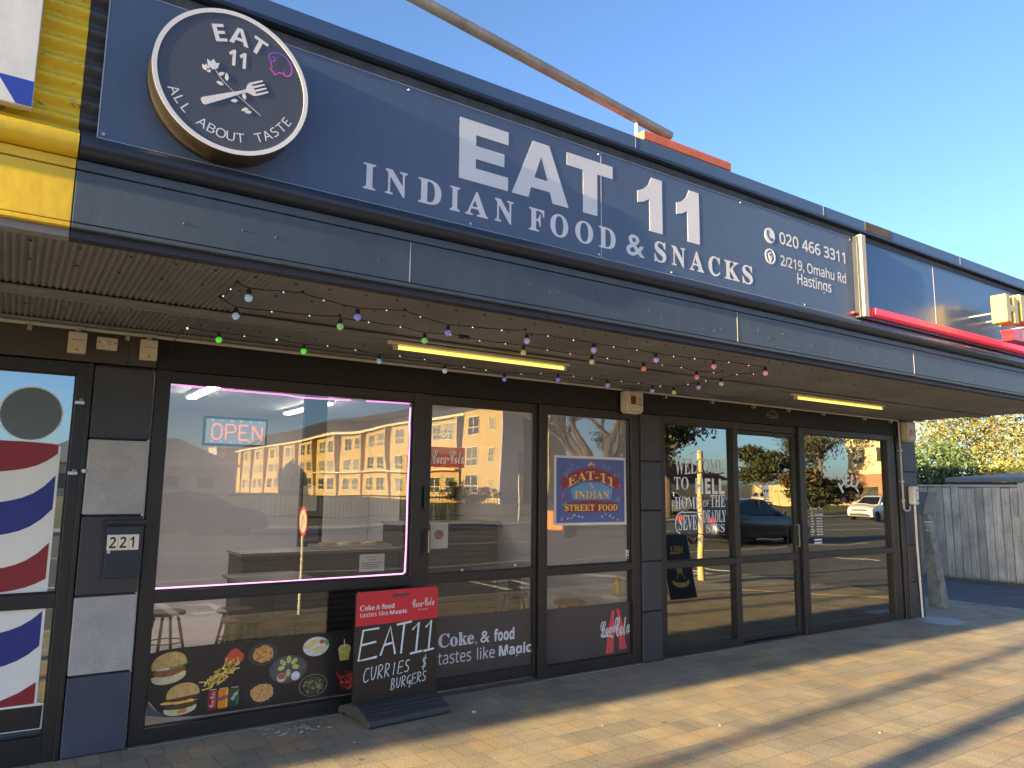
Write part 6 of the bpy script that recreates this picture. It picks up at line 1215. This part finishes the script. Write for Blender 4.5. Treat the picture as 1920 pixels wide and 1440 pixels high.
def car(kind, label, loc, rotz, col, colname, group='cars in the street'):
    c = OUT[kind]; W = c['W']; t = T('car', label, 'car', loc, group, rotz); k = dict(local=True)
    paint = M('car_'+colname, col, 0.28, 0.2, var=0, coat=1.0)
    ins = [(-1.0, 0.93, 0.80), (-0.97, 0.965, 0.93), (-0.80, 0.99, 1.0), (-0.4, 1.0, 1.01), (0.4, 1.0, 1.01), (0.80, 0.99, 1.0), (0.97, 0.965, 0.93), (1.0, 0.93, 0.80)]
    slab(c['body'], W, ins, 0.55).build('body', paint, t, smooth=True, bevel=0.02, **k)
    rp = c['roof']; cxr = sum(p[0] for p in rp)/len(rp)
    m = MB(); n = len(rp); vs = []
    def wz(z): return W/2*(0.93-0.30*max(0, z-0.95)/0.6)
    for s_ in (-1, 1): vs += [(x, s_*wz(z), z) for x, z in rp]
    fs = [(i, n+i, n+i+1, i+1) for i in range(n-1)]+[list(range(n-1, -1, -1)), list(range(n, 2*n))]; m.add(vs, fs); m.build('cabin', paint, t, smooth=True, bevel=0.015, **k)
    rp2 = [(cxr+(x-cxr)*0.90, 0.985+(z-0.985)*0.86+0.01) for x, z in rp]
    for s_ in (-1, 1):
        m = MB(); h = len(rp2)//2; pil = 0.04
        vs = [(x, s_*(wz(z)+0.004), z) for x, z in rp2]+[(x, s_*(wz(z)-0.008), z) for x, z in rp2]; m.add(vs, [list(range(n)), list(range(2*n-1, n-1, -1))]+[(i, n+i, n+(i+1) % n, (i+1) % n) for i in range(n)]); m.build('side_window', cg, t, **k)
        xm = (c['wh'][0]+c['wh'][1])/2-0.12; m = MB(); m.box(xm-0.04, xm+0.04, min(s_*(wz(1.15)+0.012), s_*(wz(1.15)-0.05)), max(s_*(wz(1.15)+0.012), s_*(wz(1.15)-0.05)), 0.98, rp[n//2][1]-0.06); m.build('pillar', paint, t, **k)
    def screen(pa, pb, nm):
        d = Vector((pb[0]-pa[0], 0, pb[1]-pa[1])); nn = Vector((-d.z, 0, d.x)).normalized()*0.008
        if nn.z < 0: nn = -nn
        a = Vector((pa[0], 0, pa[1]))+d*0.10; b = Vector((pa[0], 0, pa[1]))+d*0.93; m = MB()
        wa, wb_ = wz(a.z)*0.90, wz(b.z)*0.88
        q = [Vector((a.x, -wa, a.z)), Vector((a.x, wa, a.z)), Vector((b.x, wb_, b.z)), Vector((b.x, -wb_, b.z))]; m.add([v+nn for v in q]+[v-nn*0.5 for v in q], [(0, 1, 2, 3), (7, 6, 5, 4), (0, 4, 5, 1), (1, 5, 6, 2), (2, 6, 7, 3), (3, 7, 4, 0)]); m.build(nm, cg, t, **k)
    screen(rp[-1], rp[-2], 'windscreen'); screen(rp[0], rp[1], 'rear_window')
    r = c['wr']
    for wx in c['wh']:
        for s_ in (-1, 1):
            m = MB(); m.lathe([(r+0.07, -0.02), (r+0.07, 0.005), (r+0.02, 0.012), (0, 0.012)] if s_ > 0 else [(r+0.07, 0.02), (r+0.07, -0.005), (r+0.02, -0.012), (0, -0.012)], (wx, s_*(W/2*0.955), r), 'y', 24); m.build('wheel_arch', blackp, t, **k)
            m = MB(); m.lathe([(r*0.6, -0.11), (r*0.95, -0.11), (r, -0.07), (r, 0.07), (r*0.95, 0.11), (r*0.6, 0.11)], (wx, s_*(W/2-0.10), r), 'y', 28); w_ = m.build('wheel', tyre, t, smooth=True, **k)
            m = MB(); yo = s_*(W/2-0.10+0.085)
            for q in range(5): a = 2*PI*q/5+0.3; m.prism(rot2([(0.0, -0.025), (r*0.62, -0.04), (r*0.62, 0.04), (0, 0.025)], (wx, r), a), yo-0.01, yo+0.01)
            m.ring(wx, r, r*0.55, r*0.66, yo-0.012, yo+0.012, 24); m.build('rim', rimm, w_, local=True)
    xf = c['body'][[p[1] for p in c['body']].index(max(p[1] for p in c['body'] if p[0] > 1.4)) if False else -1][0]
    fx = max(p[0] for p in c['body']); bx_ = min(p[0] for p in c['body'])
    for s_ in (-1, 1):
        m = MB(); y0, y1_ = sorted((s_*W/2*0.52, s_*W/2*0.90)); m.prism([(fx-0.30, 0.66), (fx-0.06, 0.62), (fx-0.10, 0.73), (fx-0.28, 0.80)], y0, y1_, 'y'); m.build('headlight', lampw, t, bevel=0.01, **k)
        m = MB(); m.box(bx_+0.02, bx_+0.20, y0, y1_, 0.74, 0.90); m.build('tail_light', lampr, t, bevel=0.01, **k)
        m = MB(); y0, y1_ = sorted((s_*(W/2*0.95), s_*(W/2*1.08))); m.box(0.78, 0.92, y0, y1_, 0.98, 1.10); m.build('mirror', paint, t, bevel=0.02, **k)
    m = MB(); m.box(fx-0.10, fx+0.002, -W*0.26, W*0.26, 0.56, 0.66); m.box(fx-0.12, fx-0.002, -W*0.36, W*0.36, 0.27, 0.42); m.build('grille', blackp, t, bevel=0.01, **k)
    m = MB(); m.box(fx-0.02, fx+0.012, -0.24, 0.24, 0.45, 0.54); m.build('licence_plate', white_p, t, **k)
    return t
car('sedan', 'dark blue sedan passing on the near side of the road', (20.5, -11.1, -0.12), 0, (0.012, 0.018, 0.045), 'blue')
car('suv', 'white high front car waiting far along the road', (44.9, -20.6, -0.12), R(176), (0.72, 0.72, 0.72), 'white')
car('hatch', 'cream white hatchback parked before the pale fence', (71.5, -49.2, -0.01), R(128), (0.75, 0.70, 0.60), 'cream')
car('hatch', 'white hatchback parked across the road beyond the blue sedan', (37.5, -31, -0.01), R(8), (0.75, 0.73, 0.70), 'white')
car('sedan', 'dark grey sedan parked against the opposite kerb', (5.4, -22.2, -0.12), 0, (0.03, 0.03, 0.034), 'grey')
tl = T('trailer', 'low orange box trailer with a drawbar standing on the road', 'trailer', (15.6, -15.3, -0.12))
om = M('orange_paint', (0.85, 0.22, 0.03), 0.45, var=0.1)
m = MB(); m.box(15.95, 16.65, -16.7, -15.2, 0.18, 0.78); m.build('box', om, tl, bevel=0.02)
m = MB(); m.tube([(16.6, -15.6, 0.22), (17.9, -15.9, 0.2), (18.2, -15.9, 0.5)], 0.05, 8); m.tube([(16.6, -16.4, 0.22), (17.9, -15.9, 0.2)], 0.05, 8); m.build('drawbar', om, tl)
for yy in (-16.75, -15.15): m = MB(); m.lathe([(0, -0.08), (0.28, -0.08), (0.28, 0.08), (0, 0.08)], (16.25, yy, 0.17), 'y', 20); m.build('wheel', tyre, tl)
m = MB(); m.box(16.1, 16.45, -15.198, -15.185, 0.42, 0.60); m.build('reflector', M('reflector_pale', (0.7, 0.6, 0.4), 0.4), tl)
# big bare tree and evergreens across the road
bt = T('bare_tree', 'large bare branching tree across the road, seen in the right pane', 'tree', (27.5, -26.5, -0.1))
r_ = random.Random(21); m = MB(); m.tube([(27.5, -26.5, -0.1), (27.45, -26.45, 1.2), (27.6, -26.5, 2.4)], 0.62, 12, r1=0.55); m.build('trunk', pale_bark, bt, smooth=True)
m = MB()
for k in range(10): a = 2*PI*k/10+r_.uniform(-0.3, 0.3); branch(m, (27.55+0.25*math.cos(a), -26.5+0.25*math.sin(a), 2.2), (math.cos(a)*0.75, math.sin(a)*0.75, 1.0), r_.uniform(2.6, 3.6), 0.25, 5, r_, up=0.15, spread=0.5)
m.build('branches', pale_bark, bt, smooth=True, fix=False)
def blobs_(x, y, z, rx, rz, n, seed):
    q = random.Random(seed); return [((x+q.gauss(0, rx*0.45), y+q.gauss(0, rx*0.45), z+q.gauss(0, rz*0.4)), (rx*q.uniform(0.4, 0.62), rx*q.uniform(0.4, 0.62), rz*q.uniform(0.35, 0.55))) for i in range(n)]
tree('evergreen_tree', 'large spreading evergreen across the road, seen in the first dark pane', 'tree', (33.5, -27.5, -0.1), 12, 0.4, blobs_(33.2, -27.5, 7.4, 3.7, 3.2, 10, 4), 10000, 0.13, dull, 31, trunk_h=4.5)
tree('round_tree', 'small round dark tree on the verge before the pale fence', 'tree', (60, -40.2, -0.1), 5.5, 0.14, blobs_(60, -40.2, 3.8, 2.6, 1.5, 8, 6), 7000, 0.11, dull, 33, trunk_h=2.2)
GT = 'trees across the road'
for i, (x, y, h, rx, lm, kind, lab) in enumerate([(52, -48, 13, 4.0, dull, 'dark_tree', 'tall dark evergreen left of the round tree across the road'), (84, -50, 15, 5.0, dull, 'dark_tree', 'tall dark tree behind the cream hatchback'), (88, -41, 17, 4.6, dkgreen, 'pine_tree', 'tall pine with bare brown trunk before the sunlit house'),
        (70, -30.5, 16, 3.6, dkgreen, 'pine_tree', 'tall thin trunked pine right of the arched lettering'), (62, -36.5, 4.5, 2.6, russet, 'russet_shrub', 'russet leafy shrub against the pale fence'), (100, -64, 13, 5, dull, 'dark_tree', 'dark tree beside the sunlit house'), (70, -70, 11, 5, dull, 'dark_tree', 'dark tree behind the red roofed house')]):
    z0 = h*0.62 if 'pine' not in kind else h*0.72
    tree(kind, lab, 'tree' if 'shrub' not in kind else 'shrub', (x, y, -0.1), h, 0.35 if h > 10 else 0.12, blobs_(x, y, z0, rx, h*0.30, 8, 50+i), 5200, 0.15, lm, 60+i, GT, trunk_h=h*0.5)
tree('hedge_bush', 'reddish rounded bush before the end wing of the cream block', 'shrub', (22.6, -33, -0.1), 2.4, 0.08, blobs_(22.6, -33, 1.1, 1.5, 0.8, 6, 9), 2600, 0.07, russet, 71)
tree('hedge_bush', 'dark green rounded bush in front of the white high front car', 'shrub', (50, -28.5, -0.1), 2.4, 0.08, blobs_(50, -28.5, 1.2, 2.4, 0.9, 7, 12), 3500, 0.09, dull, 73)
# low dark railing along the verge
rl = T('railing', 'low dark railing along the verge before the cream block', 'railing', (24, -29, -0.1))
m = MB(); m.box(8, 42, -29.03, -28.97, 1.05, 1.12); m.box(8, 42, -29.03, -28.97, 0.12, 0.18); m.build('rail', blackp, rl)
m = MB()
for i in range(171): m.box(8+i*0.2-0.012, 8+i*0.2+0.012, -29.012, -28.988, 0.181, 1.049)
tag(m.build('bar', blackp, rl), kind='stuff')
# tall street poles to the left of the view: their shadows stripe the pavement
def spole(x, y, r, h, label):
    t = T('street_pole', label, 'street pole', (x, y, 0), 'street poles left of the view')
    MB().tube([(x, y, 0), (x, y, h)], r, 14, r1=r*0.8).build('shaft', conc, t, smooth=True)
    MB().lathe([(r*1.5, 0), (r*1.5, 0.12), (r, 0.16)], (x, y, 0.0), 'z', 16).build('collar', conc, t)
spole(-10.0, -3.58, 0.105, 7.5, 'stout street pole left of the view nearest the camera'); spole(-19.0, -3.33, 0.075, 8.5, 'thin street pole farthest left near the shop fronts')
